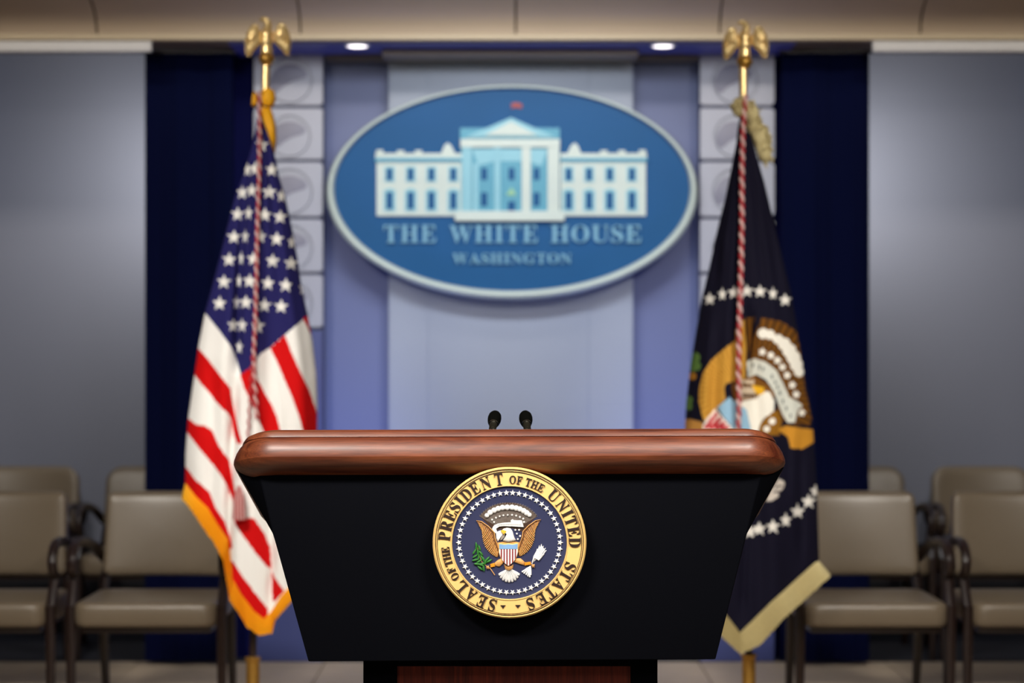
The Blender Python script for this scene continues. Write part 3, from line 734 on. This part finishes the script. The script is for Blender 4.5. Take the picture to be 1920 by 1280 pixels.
for x, y, r in ((128, 640, 34), (98, 668, 22), (138, 700, 30), (110, 715, 24), (82, 940, 28), (80, 985, 26)): LAY.append((T5(circ(x, y, r, 1.1)), (86, 118, 56)))
LAY.append((T5(circ(104, 772, 30, .9)), (176, 118, 30)))
for x, y in ((228, 228), (318, 195), (402, 182), (492, 170), (583, 175), (675, 190), (762, 235)): LAY.append((T5(star(x, y, 48, .72 if x in (675, 318) else 1.)), (236, 232, 224)))
for x, y in ((190, 455), (243, 440), (318, 428), (388, 393), (452, 345), (512, 290), (550, 235), (60, 462), (125, 462)): LAY.append(([d6(*p) for p in star(x, y, 42, .8 if x in (388, 550) else 1.)], (236, 232, 224)))
LAY.append(([d6(*p) for p in [(350, 165), (380, 185), (378, 215), (345, 245), (350, 260), (320, 285), (280, 290), (300, 240)]], (206, 196, 186)))
LAY.append(([d6(*p) for p in [(330, 205), (372, 200), (372, 208), (328, 218)]], (60, 50, 50))); LAY.append(([d6(*p) for p in [(320, 232), (352, 232), (350, 240), (318, 245)]], (60, 50, 50)))
def nv_color(x, y):
    c = np.empty(x.shape + (3,)); c[:] = (13, 11, 30)
    for P, k in LAY:
        m = inpoly(x, y, P); c[m] = k
        if k in (GOLD, BRN):   # embroidered ribs fanning from the crest
            cx, cy = d5(430, 860) if k == GOLD else d5(520, 900)
            a = np.arctan2(y - cy, x - cx); r = np.hypot(x - cx, y - cy)
            c[m & (np.sin(a * (46 if k == GOLD else 64)) > .55)] = (176, 122, 40) if k == GOLD else (52, 32, 14)
    # lettering on the banner: small dark strokes
    bl = [(535, 695), (580, 708), (608, 722), (668, 775), (690, 815), (705, 850), (722, 890), (745, 950), (770, 1000), (800, 1050)]
    for bx, by in bl:
        px, py = d5(bx, by); c[(abs(x - px) < 1.6) & (abs(y - py) < 3.6)] = (70, 80, 84)
    return c
Lp = [(1388, 215), (1383, 240), (1380, 270), (1370, 320), (1360, 370), (1345, 430), (1330, 500), (1318, 550), (1305, 620), (1294, 690), (1286, 760), (1283, 830), (1285, 900), (1292, 980)]
Rp = [(1398, 215), (1406, 245), (1420, 295), (1433, 340), (1448, 400), (1464, 470), (1482, 545), (1496, 620), (1510, 710), (1522, 770), (1527, 840), (1532, 920), (1534, 980), (1536, 1052)]
hem = [(1292, 980), (1320, 1060), (1345, 1130), (1362, 1158), (1388, 1190), (1410, 1170), (1450, 1130), (1490, 1094), (1536, 1052)]
outer = [(1275, 1020), (1305, 1090), (1330, 1150), (1350, 1190), (1388, 1226), (1425, 1208), (1470, 1158), (1510, 1122), (1558, 1078)]
folds = [([(1408, 600), (1404, 660), (1400, 720)], 6, .03), ([(1440, 380), (1455, 520), (1470, 700), (1480, 900)], 12, .016), ([(1350, 480), (1340, 600), (1332, 800)], 10, .016), ([(1400, 900), (1398, 1000), (1392, 1150)], 9, .02), ([(1500, 840), (1502, 1040)], 9, .016)]
blend_flag(fr, FD, Lp, Rp, hem, outer, nv_color, folds, m_fr_cream, .32)
stand_and_pole(fr, 1393, 1404, s, FD, 124, 180, 1226)
finial(fr, None, 1396, s, FD, 40)
offy = cord_off(Lp, Rp, s)
cp = [(1398, 180), (1393, 240), (1391, 320), (1391, 420), (1389, 520), (1386, 620), (1385, 700), (1386, 760), (1384, 815)]
part(helix_cord(cp, s, FD, offy, .0056, 26, m_cred, fr, 'cord'), 'red strand of the twisted cord')
part(helix_cord(cp, s, FD, offy, .0056, 26, m_cwhite, fr, 'cord', PI), 'pale strand of the twisted cord')
mb = MB()
g = [[(1378, 186), (1388, 183), (1394, 192), (1392, 210), (1386, 222), (1376, 214), (1369, 200)],
     [(1398, 186), (1412, 188), (1420, 200), (1421, 214), (1426, 226), (1440, 240), (1448, 262), (1446, 280), (1448, 300), (1436, 308), (1424, 300), (1414, 270), (1402, 240), (1396, 215)]]
for P in g: mb.relief([((a - 960) / s, EYE + (HOR - b) / s) for a, b in P], FD + .01, .03, .3)
for k in range(90):
    P = g[0] if k < 24 else g[1]; cxm = sum(p[0] for p in P) / len(P); cym = sum(p[1] for p in P) / len(P)
    a, b = random.choice(P); u = random.uniform(.3, 1.05); px = cxm + (a - cxm) * u; py = cym + (b - cym) * u
    x, z = (px - 960) / s, EYE + (HOR - py) / s; an = random.uniform(0, 2 * PI)
    mb.tube([(x, FD - .016, z), (x + .008 * math.cos(an), FD - .028, z + .008 * math.sin(an)), (x + .014 * math.cos(an), FD - .02, z + .014 * math.sin(an) - .006)], [.003, .003, .001], 5)
mb.build('gathered_fringe', m_fr_cream, fr, smooth=True, auto=60)

# ------------------------------------------------------------------ lectern
LD = 4.02
lec = thing('lectern', (0, 4.3, 0), 'black speaking lectern with a mahogany rail and a round gold-rimmed eagle seal', 'lectern')
def ring_body():
    """(depth, [(px,py) left side top..bottom], right side)"""
    L_ = [(487, 888), (512, 1000), (578, 1240)]; R_ = [(1427, 886), (1400, 1000), (1342, 1236)]
    secs = []
    a = [W(*p, LD) for p in L_] + [W(*p, LD) for p in R_[::-1]]
    o1 = [(441, 876), (511.5, 1000), (583, 1236)]; o2 = [(1471, 874), (1400.5, 1000), (1337, 1232)]
    b = [W(*p, LD + .022) for p in o1] + [W(*p, LD + .022) for p in o2[::-1]]
    c = [Vector((v.x * .97, LD + .42, v.z - (.13 if i in (0, 5) else 0))) for i, v in enumerate(b)]
    return a, b, c
a, b, c = ring_body(); mb = MB(); n = 6
mb.add([*a, *b, *c], [tuple(range(6)), tuple(range(17, 11, -1))] + [(r * n + i, (r + 1) * n + i, (r + 1) * n + (i + 1) % n, r * n + (i + 1) % n) for r in range(2) for i in range(n)])
mb.build('body', m_black, lec, bevel=.0025, auto=25)
# rail: profile swept round the front and both sides, on a plane falling towards the speaker
prof = [(-.055, -.002), (-.030, 0), (-.018, -.0005), (-.010, -.003), (-.006, -.008), (-.004, -.0125), (-.0055, -.014), (-.0035, -.0155), (.002, -.021), (.008, -.031), (.0125, -.043), (.013, -.050), (.010, -.058), (.002, -.067), (-.008, -.075), (-.020, -.083), (-.034, -.088), (-.055, -.088)]
cxm = -.005; hw = .529; yf = 3.985; cr_ = .075; slope = .30; ztop = EYE - (805 - HOR) / (F / 4.0)
path = []  # (x, y, nx, ny)
yb = 4.47
for k in range(8): path.append((cxm - hw, yb - (yb - yf - cr_) * k / 8, -1, 0))
for k in range(13):
    a_ = PI + PI / 2 * k / 12; path.append((cxm - hw + cr_ + cr_ * math.cos(a_), yf + cr_ + cr_ * math.sin(a_), math.cos(a_), math.sin(a_)))
for k in range(1, 24): path.append((cxm - hw + cr_ + (2 * hw - 2 * cr_) * k / 24, yf, 0, -1))
for k in range(13):
    a_ = 1.5 * PI + PI / 2 * k / 12; path.append((cxm + hw - cr_ + cr_ * math.cos(a_), yf + cr_ + cr_ * math.sin(a_), math.cos(a_), math.sin(a_)))
for k in range(1, 9): path.append((cxm + hw, yf + cr_ + (yb - yf - cr_) * k / 8, 1, 0))
vs = []
for x, y, nx, ny in path:
    for u, z in prof:
        X_, Y_ = x + nx * u, y + ny * u
        vs.append((X_, Y_, ztop + z - slope * max(0, y - yf) + .003 * x))
n = len(prof); m = len(path)
mb = MB(); mb.add(vs, [(i * n + j, i * n + (j + 1) % n, (i + 1) * n + (j + 1) % n, (i + 1) * n + j) for i in range(m - 1) for j in range(n)] + [tuple(range(n)), tuple((m - 1) * n + j for j in range(n))])
mb.build('rail', m_mahog, lec, smooth=True, auto=24)
# sloping reading surface set inside the rail
mb = MB(); x0, x1 = cxm - hw + .04, cxm + hw - .04; y0, y1 = yf + .04, yb
zs = lambda y: ztop - .012 - slope * (y - yf)
mb.add([(x0, y0, zs(y0)), (x1, y0, zs(y0)), (x1, y1, zs(y1)), (x0, y1, zs(y1)), (x0, y0, zs(y0) - .02), (x1, y0, zs(y0) - .02), (x1, y1, zs(y1) - .02), (x0, y1, zs(y1) - .02)],
       [(0, 3, 2, 1), (4, 5, 6, 7), (0, 1, 5, 4), (1, 2, 6, 5), (2, 3, 7, 6), (3, 0, 4, 7)])
mb.build('reading_surface', m_black, lec)
# pedestal
PD = 4.11; sp = F / PD; xl, xr = (681 - 960) / sp, (1233 - 960) / sp; zb = W(960, 1238, LD).z
pl, pr_ = (744 - 960) / sp, (1183 - 960) / sp; zt_ = EYE + (HOR - 1249) / sp
mb = MB(); mb.box((xl, PD, .06), (pl, PD + .06, zb + .02)); mb.box((pr_, PD, .06), (xr, PD + .06, zb + .02)); mb.box((pl, PD, zt_), (pr_, PD + .06, zb + .02)); mb.box((pl, PD, .06), (pr_, PD + .06, .16))
mb.box((xl, PD + .06, .06), (xl + .02, PD + .36, zb + .02)); mb.box((xr - .02, PD + .06, .06), (xr, PD + .36, zb + .02)); mb.build('pedestal_frame', m_black, lec, bevel=.002)
mb = MB(); mb.box((pl, PD + .015, .16), (pr_, PD + .035, zt_)); part(mb.build('pedestal_panel', m_redwood, lec), 'reddish brown wood panel')
mb = MB(); mb.box((xl - .04, PD - .05, 0), (xr + .04, PD + .42, .06)); mb.build('plinth', m_black, lec, bevel=.006)

# ---- seal
QD = 3.982; sq = F / QD; qx, qz = (955.3 - 960) / sq, EYE + (HOR - 1017.3) / sq; U = 1 / sq
seal = MB()
Rr = [(100, -.026), (146.5 * U, -.026), (146.5 * U, -.004), (145 * U, .0)]
rp = [(0.1 * U, -.03), (143.5 * U, -.03), (144.5 * U, -.006), (143.5 * U, -.001), (141 * U, .0010), (139.2 * U, -.0004), (138.6 * U, -.0022), (137.8 * U, -.0004), (136.6 * U, .0004), (135.8 * U, -.0004), (135.4 * U, -.0022), (134.8 * U, -.0014), (110 * U, -.0014), (109.4 * U, .0), (108.2 * U, .0), (107.6 * U, -.0014), (107.2 * U, -.014)]
seal.lathe(rp, (qx, QD, qz), 128, axis='Y', sy=.984); seal = seal.build('seal', m_gold, lec, smooth=True, auto=45)
part(seal, 'round gold seal with blue field, eagle crest and dark capital lettering')
mb = MB(); mb.lathe([(107.4 * U, -.010), (107.4 * U, -.0036), (104 * U, -.0045), (60 * U, -.0030), (.1 * U, -.0026)], (qx, QD, qz), 96, axis='Y', sy=.984); mb.build('blue_field', m_sealblue, seal, smooth=True, auto=60)
for r0, r1 in ((138.9, 138.0), (135.9, 135.2)):
    mb = MB(); mb.lathe([(r0 * U, -.0016), (r0 * U, .00035), (r1 * U, .00035), (r1 * U, -.0016)], (qx, QD, qz), 128, axis='Y', sy=.984)
    mb.f = mb.f[:-2]; mb.mi = mb.mi[:-2]; mb.build('groove_line', m_dbrown, seal)
txt = [('S', 195.3, 1), ('E', 205.0, 1), ('A', 216.5, 1), ('L', 227.4, 1), ('O', 238, 0), ('F', 244.5, 0), ('T', 251.6, 0), ('H', 257.6, 0), ('E', 263.6, 0),
       ('P', 276.0, 1), ('R', 285.6, 1), ('E', 295.0, 1), ('S', 303.6, 1), ('I', 310.8, 1), ('D', 318.6, 1), ('E', 328.0, 1), ('N', 338.6, 1), ('T', 350.6, 1),
       ('O', 2.9, 0), ('F', 9.0, 0), ('T', 17.2, 0), ('H', 23.2, 0), ('E', 29.4, 0), ('U', 42.6, 1), ('N', 54.2, 1), ('I', 62.6, 1), ('T', 70.0, 1), ('E', 79.4, 1), ('D', 89.4, 1),
       ('S', 111.8, 1), ('T', 120.6, 1), ('A', 130.9, 1), ('T', 140.9, 1), ('E', 150.4, 1), ('S', 161.2, 1)]
for ch, an, big in txt:
    a_ = math.radians(an); Rt = (122.5 if big else 120.5) * U
    letter(ch, qx + Rt * math.sin(a_), qz + Rt * .984 * math.cos(a_), QD + .0016, (22.3 if big else 15) * U, .80 if ch not in 'IS' else .86, a_, m_ink, seal, .0030)
for an in (185.7, 172.6):
    a_ = math.radians(an); x, z = qx + 122 * U * math.sin(a_), qz + 120 * U * math.cos(a_)
    mb = MB(); mb.relief([(x - 5 * U, z + 2.5 * U), (x + 5 * U, z + 2.5 * U), (x, z - 4 * U)], QD + .001, .0012, 0); mb.build('triangle_mark', m_ink, seal)
smesh = None
for k in range(50):
    a_ = 2 * PI * (k + .5) / 50; x, z = qx + 95 * U * math.sin(a_), qz + 95 * .984 * U * math.cos(a_)
    P = [(x + u, z - v) for u, v in star(0, 0, 6.2 * U, 1, -a_ + PI * 0, .45)]
    P = [(x + 6.2 * U * (1 if i % 2 == 0 else .45) * math.sin(PI * i / 5 + a_), z + 6.2 * U * (1 if i % 2 == 0 else .45) * math.cos(PI * i / 5 + a_)) for i in range(10)]
    mb = MB(); mb.relief(P, QD + .0042, .0030, .35); mb.build('star', m_white, seal)
def K(x, y): return ((870 + x / 7.11 - 960) / sq, EYE + (HOR - (930 + y / 7.11)) / sq)
YB = QD + .0032
def rel(name, polys, m, h=.003, y=YB, inset=.3, smooth=True, label=None):
    mb = MB()
    for P in polys: mb.relief([K(*p) for p in P], y, h, inset)
    o = mb.build(name, m, seal, smooth=smooth, auto=50)
    if label: part(o, label)
    return o
def ridge(mb, pts, r, y, flat=.8):
    mb.tube([(*K(a, b),) and (K(a, b)[0], y, K(a, b)[1]) for a, b in pts], [q / 7.11 * U for q in r], 6, flat)
# glory rays
mb = MB()
dark = MB(); fan = []
for k in range(0, 41):
    a_ = math.radians(-62 + 124 * k / 40); fan.append((592 + 470 * math.sin(a_) * .98, 490 - 405 * math.cos(a_)))
fan2 = [(592 + 200 * math.sin(math.radians(62 - 124 * k / 10)), 520 - 90 * math.cos(math.radians(62 - 124 * k / 10))) for k in range(11)]
for k in range(76):
    a_ = math.radians(-60 + 120 * k / 75); lo = 150; hi = 392 + 14 * math.sin(k * 2.1) + abs(math.sin(a_)) * 62
    ca, sa = math.cos(a_), math.sin(a_)
    ridge(mb, [(592 + lo * sa, 490 - lo * ca), (592 + hi * .6 * sa, 490 - hi * .6 * ca), (592 + hi * sa, 490 - hi * ca)], [1.0, 2.2, 2.2], YB - .0008)
mb.build('rays', m_grey, seal)
md = MB(); md.relief([K(*p) for p in fan[2:-2]] + [K(*p) for p in fan2], YB, .0008, .02); md.build('ray_field', m_dbrown, seal)
for i, (x, y) in enumerate(((305, 258), (348, 220), (402, 190), (455, 168), (512, 154), (575, 150), (640, 150), (695, 160), (745, 174), (795, 197), (836, 224), (872, 250))):
    r = 32 if i in (0, 11) else 38; mb = MB(); kx, kz = K(x, y); rr_ = r / 7.11 * U
    mb.lathe([(rr_, -.001), (rr_ * .98, .0015), (rr_ * .8, .003), (rr_ * .45, .0040), (rr_ * .05, .0043)], (kx, YB - .001, kz), 16, axis='Y'); mb.build('cloud_puff', m_white, seal, smooth=True)
rel('small_star', [star(x, y, 17, 1, 0, .6) for x, y in ((375, 312), (425, 287), (475, 268), (525, 256), (582, 250), (640, 250), (695, 260), (745, 278), (790, 300), (685, 450), (735, 450), (705, 500), (748, 532), (718, 572), (400, 345), (800, 345))], m_white, .0022, YB - .001, .3)
# banner
rel('banner', [[(372, 432), (400, 388), (450, 366), (540, 352), (625, 346), (630, 400), (540, 396), (470, 402), (425, 432), (440, 478), (418, 496), (385, 466)], [(622, 318), (650, 306), (664, 320), (772, 322), (800, 412), (720, 408), (622, 400)]], m_white, .0034, YB - .001, .06)
mb = MB()
for k in range(22):
    x = 450 + k * 14.5; yy = 384 - 6 * math.sin((x - 450) / 330 * 3); ridge(mb, [(x, yy - 10), (x + 2, yy + 8)], [2.6, 2.6], YB - .0047)
mb.build('banner_lettering', m_ink, seal)
rel('banner_tail', [[(425, 480), (490, 455), (530, 500), (500, 530), (470, 580), (450, 605), (428, 560)]], m_white, .003, YB - .0005, .15)
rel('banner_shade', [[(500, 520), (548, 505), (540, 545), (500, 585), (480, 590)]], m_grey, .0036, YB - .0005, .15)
# wings
for sg in (-1, 1):
    f = (lambda p: p) if sg < 0 else (lambda p: (1188 - p[0], p[1] - 12))
    wing = [(162, 322), (235, 335), (330, 400), (405, 480), (416, 560), (440, 620), (462, 700), (466, 800), (440, 815), (350, 765), (290, 690), (250, 580), (240, 480), (205, 400)]
    mb = MB(); mb.cur = 0; mb.relief([K(*f(p)) for p in wing], YB, .0022, .06); mb.cur = 1
    # leading edge
    ridge(mb, [f(p) for p in ((165, 325), (235, 338), (325, 402), (402, 482), (412, 560), (438, 625), (455, 690))], [4, 9, 11, 12, 11, 10, 8], YB - .0034)
    # primaries
    P0 = [(200, 345), (240, 360), (285, 392), (330, 430), (365, 470), (385, 515), (395, 560), (408, 605), (425, 650), (440, 690), (452, 730)]
    P1 = [(215, 405), (238, 455), (243, 505), (248, 555), (258, 605), (275, 650), (298, 695), (330, 735), (365, 768), (400, 792), (436, 810)]
    for (ax, ay), (bx, by) in zip(P0, P1):
        for t0, t1, rr_ in ((.05, .40, 12), (.36, .70, 12.5), (.66, 1.02, 12)):
            q = lambda t: (ax + (bx - ax) * t, ay + (by - ay) * t + 14 * math.sin(t * PI))
            ridge(mb, [f(q(t0)), f(q((t0 + t1) / 2)), f(q(t1))], [rr_ * .6, rr_, rr_ * .55], YB - .0024 - .0004 * (1 - t0))
    mb.cur = 2
    for i in range(10):
        ax, ay = [(u + v) / 2 for u, v in zip(P0[i], P0[i + 1])]; bx, by = [(u + v) / 2 for u, v in zip(P1[i], P1[i + 1])]
        q = lambda t: (ax + (bx - ax) * t, ay + (by - ay) * t + 14 * math.sin(t * PI))
        ridge(mb, [f(q(.1)), f(q(.55)), f(q(1.04))], [3.0, 5.0, 5.0], YB - .0030)
    mb.build('wing', [m_plate, m_brown, m_gold], seal, smooth=True, auto=60)
rel('shoulder', [[(430, 620), (520, 608), (590, 622), (680, 604), (745, 618), (740, 700), (450, 700)]], m_brown, .0030, YB, .1)
rel('head', [[(505, 455), (530, 430), (575, 420), (620, 428), (648, 468), (668, 540), (692, 588), (660, 600), (636, 608), (590, 616), (545, 606), (515, 592), (548, 545), (572, 495)]], m_white, .0062, YB - .0005, .35)
rel('beak', [[(488, 462), (515, 445), (572, 455), (574, 482), (548, 488), (534, 516), (520, 500), (500, 482)]], m_yellow, .0070, YB, .25)
# shield
def shx(y):   # half width of the shield at row y
    pts = [(620, 130), (740, 128), (800, 110), (850, 85), (890, 52), (926, 3)]
    return float(np.interp(y, [p[0] for p in pts], [p[1] for p in pts]))
sh = [(592 - 134, 622), (540, 636), (592, 626), (644, 636), (592 + 134, 618)] + [(592 + shx(y) + 4, y) for y in (740, 800, 850, 890)] + [(594, 934)] + [(592 - shx(y) - 4, y) for y in (890, 850, 800, 740)]
sb = rel('shield', [sh], m_gold, .0052, YB, .03)
for i in range(13):
    xa, xb = 592 - 122 + 244 * i / 13, 592 - 122 + 244 * (i + 1) / 13
    pts = []
    def yb_(x):
        ys = [y for y in range(700, 930, 5) if shx(y) - 3 >= abs(x - 592)]; return max(ys) if ys else 702
    P = [(xa, 700), (xb, 700), (xb, yb_(xb)), ((xa + xb) / 2, yb_((xa + xb) / 2)), (xa, yb_(xa))]
    mb = MB(); mb.relief([K(*p) for p in P], YB - .0048, .0012, .0); mb.build('stripe', m_white if i % 2 == 0 else m_red, seal)
rel('chief', [[(592 - 124, 634), (540, 644), (592, 638), (644, 644), (592 + 124, 632), (592 + 122, 702), (592 - 122, 702)]], m_sky, .0018, YB - .0048, .04)
# legs, claws
rel('thigh', [[(500, 828), (450, 850), (410, 885), (405, 925), (470, 945), (515, 905), (530, 870)]], m_brown, .0040, YB, .3)
rel('thigh', [[(690, 830), (755, 826), (812, 880), (800, 922), (735, 905), (672, 878)]], m_brown, .0040, YB, .3)
rel('leg', [[(345, 906), (412, 888), (414, 940), (350, 952)]], m_orange, .0036, YB, .25)
rel('leg', [[(800, 884), (892, 874), (896, 914), (808, 926)]], m_orange, .0036, YB, .25)
for cx0, cy0 in ((318, 945), (925, 925)):
    mb = MB()
    for dx, dy in ((-22, -18), (-26, 4), (-14, 26), (12, 28), (14, -20)):
        ridge(mb, [(cx0 - dx * .6, cy0 - dy * .6), (cx0 + dx * .3, cy0 + dy * .3), (cx0 + dx, cy0 + dy)], [8, 12, 6], YB - .003)
    mb.build('claw', m_brown, seal, smooth=True, auto=80)
mb = MB(); ridge(mb, [(300, 930), (350, 965), (385, 1015), (410, 1052)], [6, 8, 8, 8], YB - .0015); ridge(mb, [(300, 935), (240, 880), (200, 780), (175, 660)], [6, 5, 4, 3], YB - .001); mb.build('branch_stem', m_brown, seal, smooth=True, auto=80)
leaves = [(165, 690, 12), (205, 690, -18), (140, 740, 30), (185, 750, -6), (225, 760, -40), (150, 800, 55), (195, 815, 10), (240, 820, -30), (150, 850, 75), (200, 870, 60), (265, 850, -20), (175, 905, 95), (225, 915, 110), (285, 880, 15), (310, 840, 45), (335, 865, 60), (215, 960, 130), (262, 960, 170), (165, 655, -8), (250, 900, 80)]
for x, y, an in leaves:
    a_ = math.radians(an); P = [(x + u * math.cos(a_) + v * math.sin(a_), y - u * -math.sin(a_) * 1 - v * math.cos(a_)) for u, v in ((0, -50), (13, -26), (16, 4), (9, 32), (0, 52), (-9, 32), (-16, 4), (-13, -26))]
    mb = MB(); mb.relief([K(*p) for p in P], YB - random.uniform(0, .0012), .0026, .35); mb.build('leaf', m_green, seal, smooth=True, auto=50)
mb = MB()
mb.relief([K(*p) for p in [(905, 900), (925, 800), (975, 710), (1035, 655), (1085, 722), (1035, 800), (960, 850)]], YB, .0018, .1)
for i, (x1_, y1_) in enumerate(((1035, 640), (1062, 662), (1088, 690), (1098, 722), (1072, 765), (1040, 800), (1006, 655), (975, 700))):
    ridge(mb, [(905, 905), (930 + i * 2, 830 - i * 3), ((905 + x1_) / 2 + 22, (905 + y1_) / 2), (x1_, y1_)], [8, 17, 19, 6], YB - .001 - .0003 * (i % 3))
for i, (x1_, y1_) in enumerate(((772, 1012), (798, 1030), (825, 1048), (850, 1066), (876, 1080), (890, 1050))):
    ridge(mb, [(890, 930), ((890 + x1_) / 2, (930 + y1_) / 2), (x1_, y1_)], [7, 14, 15], YB - .001 - .0003 * (i % 2))
part(mb.build('arrows', m_white, seal, smooth=True, auto=80), 'bundle of white arrows')
mb = MB()
for k in range(9):
    a_ = math.radians(-56 + 112 * k / 8); L_ = 150 + 46 * math.cos(a_)
    ex_, ey = 602 + L_ * math.sin(a_) * .95, 955 + L_ * math.cos(a_)
    px_, py_ = math.cos(a_), -math.sin(a_)
    P = [(602 + 20 * math.sin(a_), 955 + 10), (602 + .75 * (ex_ - 602) + px_ * 19, 955 + .75 * (ey - 955) + py_ * 19), (ex_ + px_ * 15, ey + py_ * 15 - 4), (ex_, ey + 6), (ex_ - px_ * 15, ey - py_ * 15 - 4), (602 + .75 * (ex_ - 602) - px_ * 19, 955 + .75 * (ey - 955) - py_ * 19)]
    mb2 = MB(); mb2.relief([K(*p) for p in P], YB, .0030, .22); mb2.build('tail_feather', m_white, seal, smooth=True, auto=45)
rel('tail_base', [[(530, 905), (560, 930), (594, 940), (640, 925), (662, 905), (655, 960), (630, 985), (590, 992), (548, 975)]], m_brown, .0046, YB, .25)

# ------------------------------------------------------------------ microphones
for px, tilt, who in ((927, .16, 'nearer the striped flag'), (986, -.12, 'nearer the dark blue flag')):
    MD = 4.19; sm = F / MD
    base = Vector(((px - 960) / sm, MD - .08, zs(MD - .08) + .008))
    r = thing('microphone', base, 'small black microphone with foam windscreen above the rail, %s' % who, 'microphone', 'lectern microphones')
    hc = W(px, 786, MD)                                   # centre of the windscreen
    ax = Vector((tilt * .6, .86, .5)).normalized()         # points up and away from the camera
    lo = hc - ax * .026
    # windscreen
    q = Vector((0, 0, 1)).rotation_difference(ax).to_matrix()
    mb = MB(); pr = [(.0085, -.016), (.0118, -.012), (.0134, -.004), (.0138, .004), (.0128, .012), (.0100, .018), (.0055, .0215), (.0008, .0225)]
    mb.lathe(pr, (0, 0, 0), 28); mb.v = [tuple(hc + q @ Vector((p[0], p[1], p[2] * 1.05))) for p in mb.v]; mb.build('windscreen', m_foam, r, smooth=True, auto=80)
    mb = MB(); mb.lathe([(.0082, -.0195), (.0098, -.019), (.0098, -.0165), (.0080, -.016)], (0, 0, 0), 28); mb.v = [tuple(hc + q @ Vector(p)) for p in mb.v]; mb.build('ring', m_chrome, r, smooth=True)
    mb = MB(); mb.tube([hc + q @ Vector((0, 0, -.046)), hc + q @ Vector((0, 0, -.042)), hc + q @ Vector((0, 0, -.016))], [.0055, .0074, .0080], 20); mb.build('capsule', m_micmetal, r, smooth=True)
    st = hc + q @ Vector((0, 0, -.045))
    pts = []
    for k in range(13):
        t = k / 12; p0 = base + Vector((0, 0, .01)); p1 = base + Vector((0, -.01, .07)); p2 = st - ax * .03; p3 = st
        pts.append(p0 * (1 - t) ** 3 + p1 * 3 * t * (1 - t) ** 2 + p2 * 3 * t * t * (1 - t) + p3 * t ** 3)
    mb = MB(); mb.tube(pts, .004, 10); mb.build('gooseneck', m_micmetal, r, smooth=True)
    mb = MB(); mb.lathe([(.018, -.002), (.018, .006), (.012, .012), (.005, .014)], base, 24); mb.build('base', m_foam, r, smooth=True)
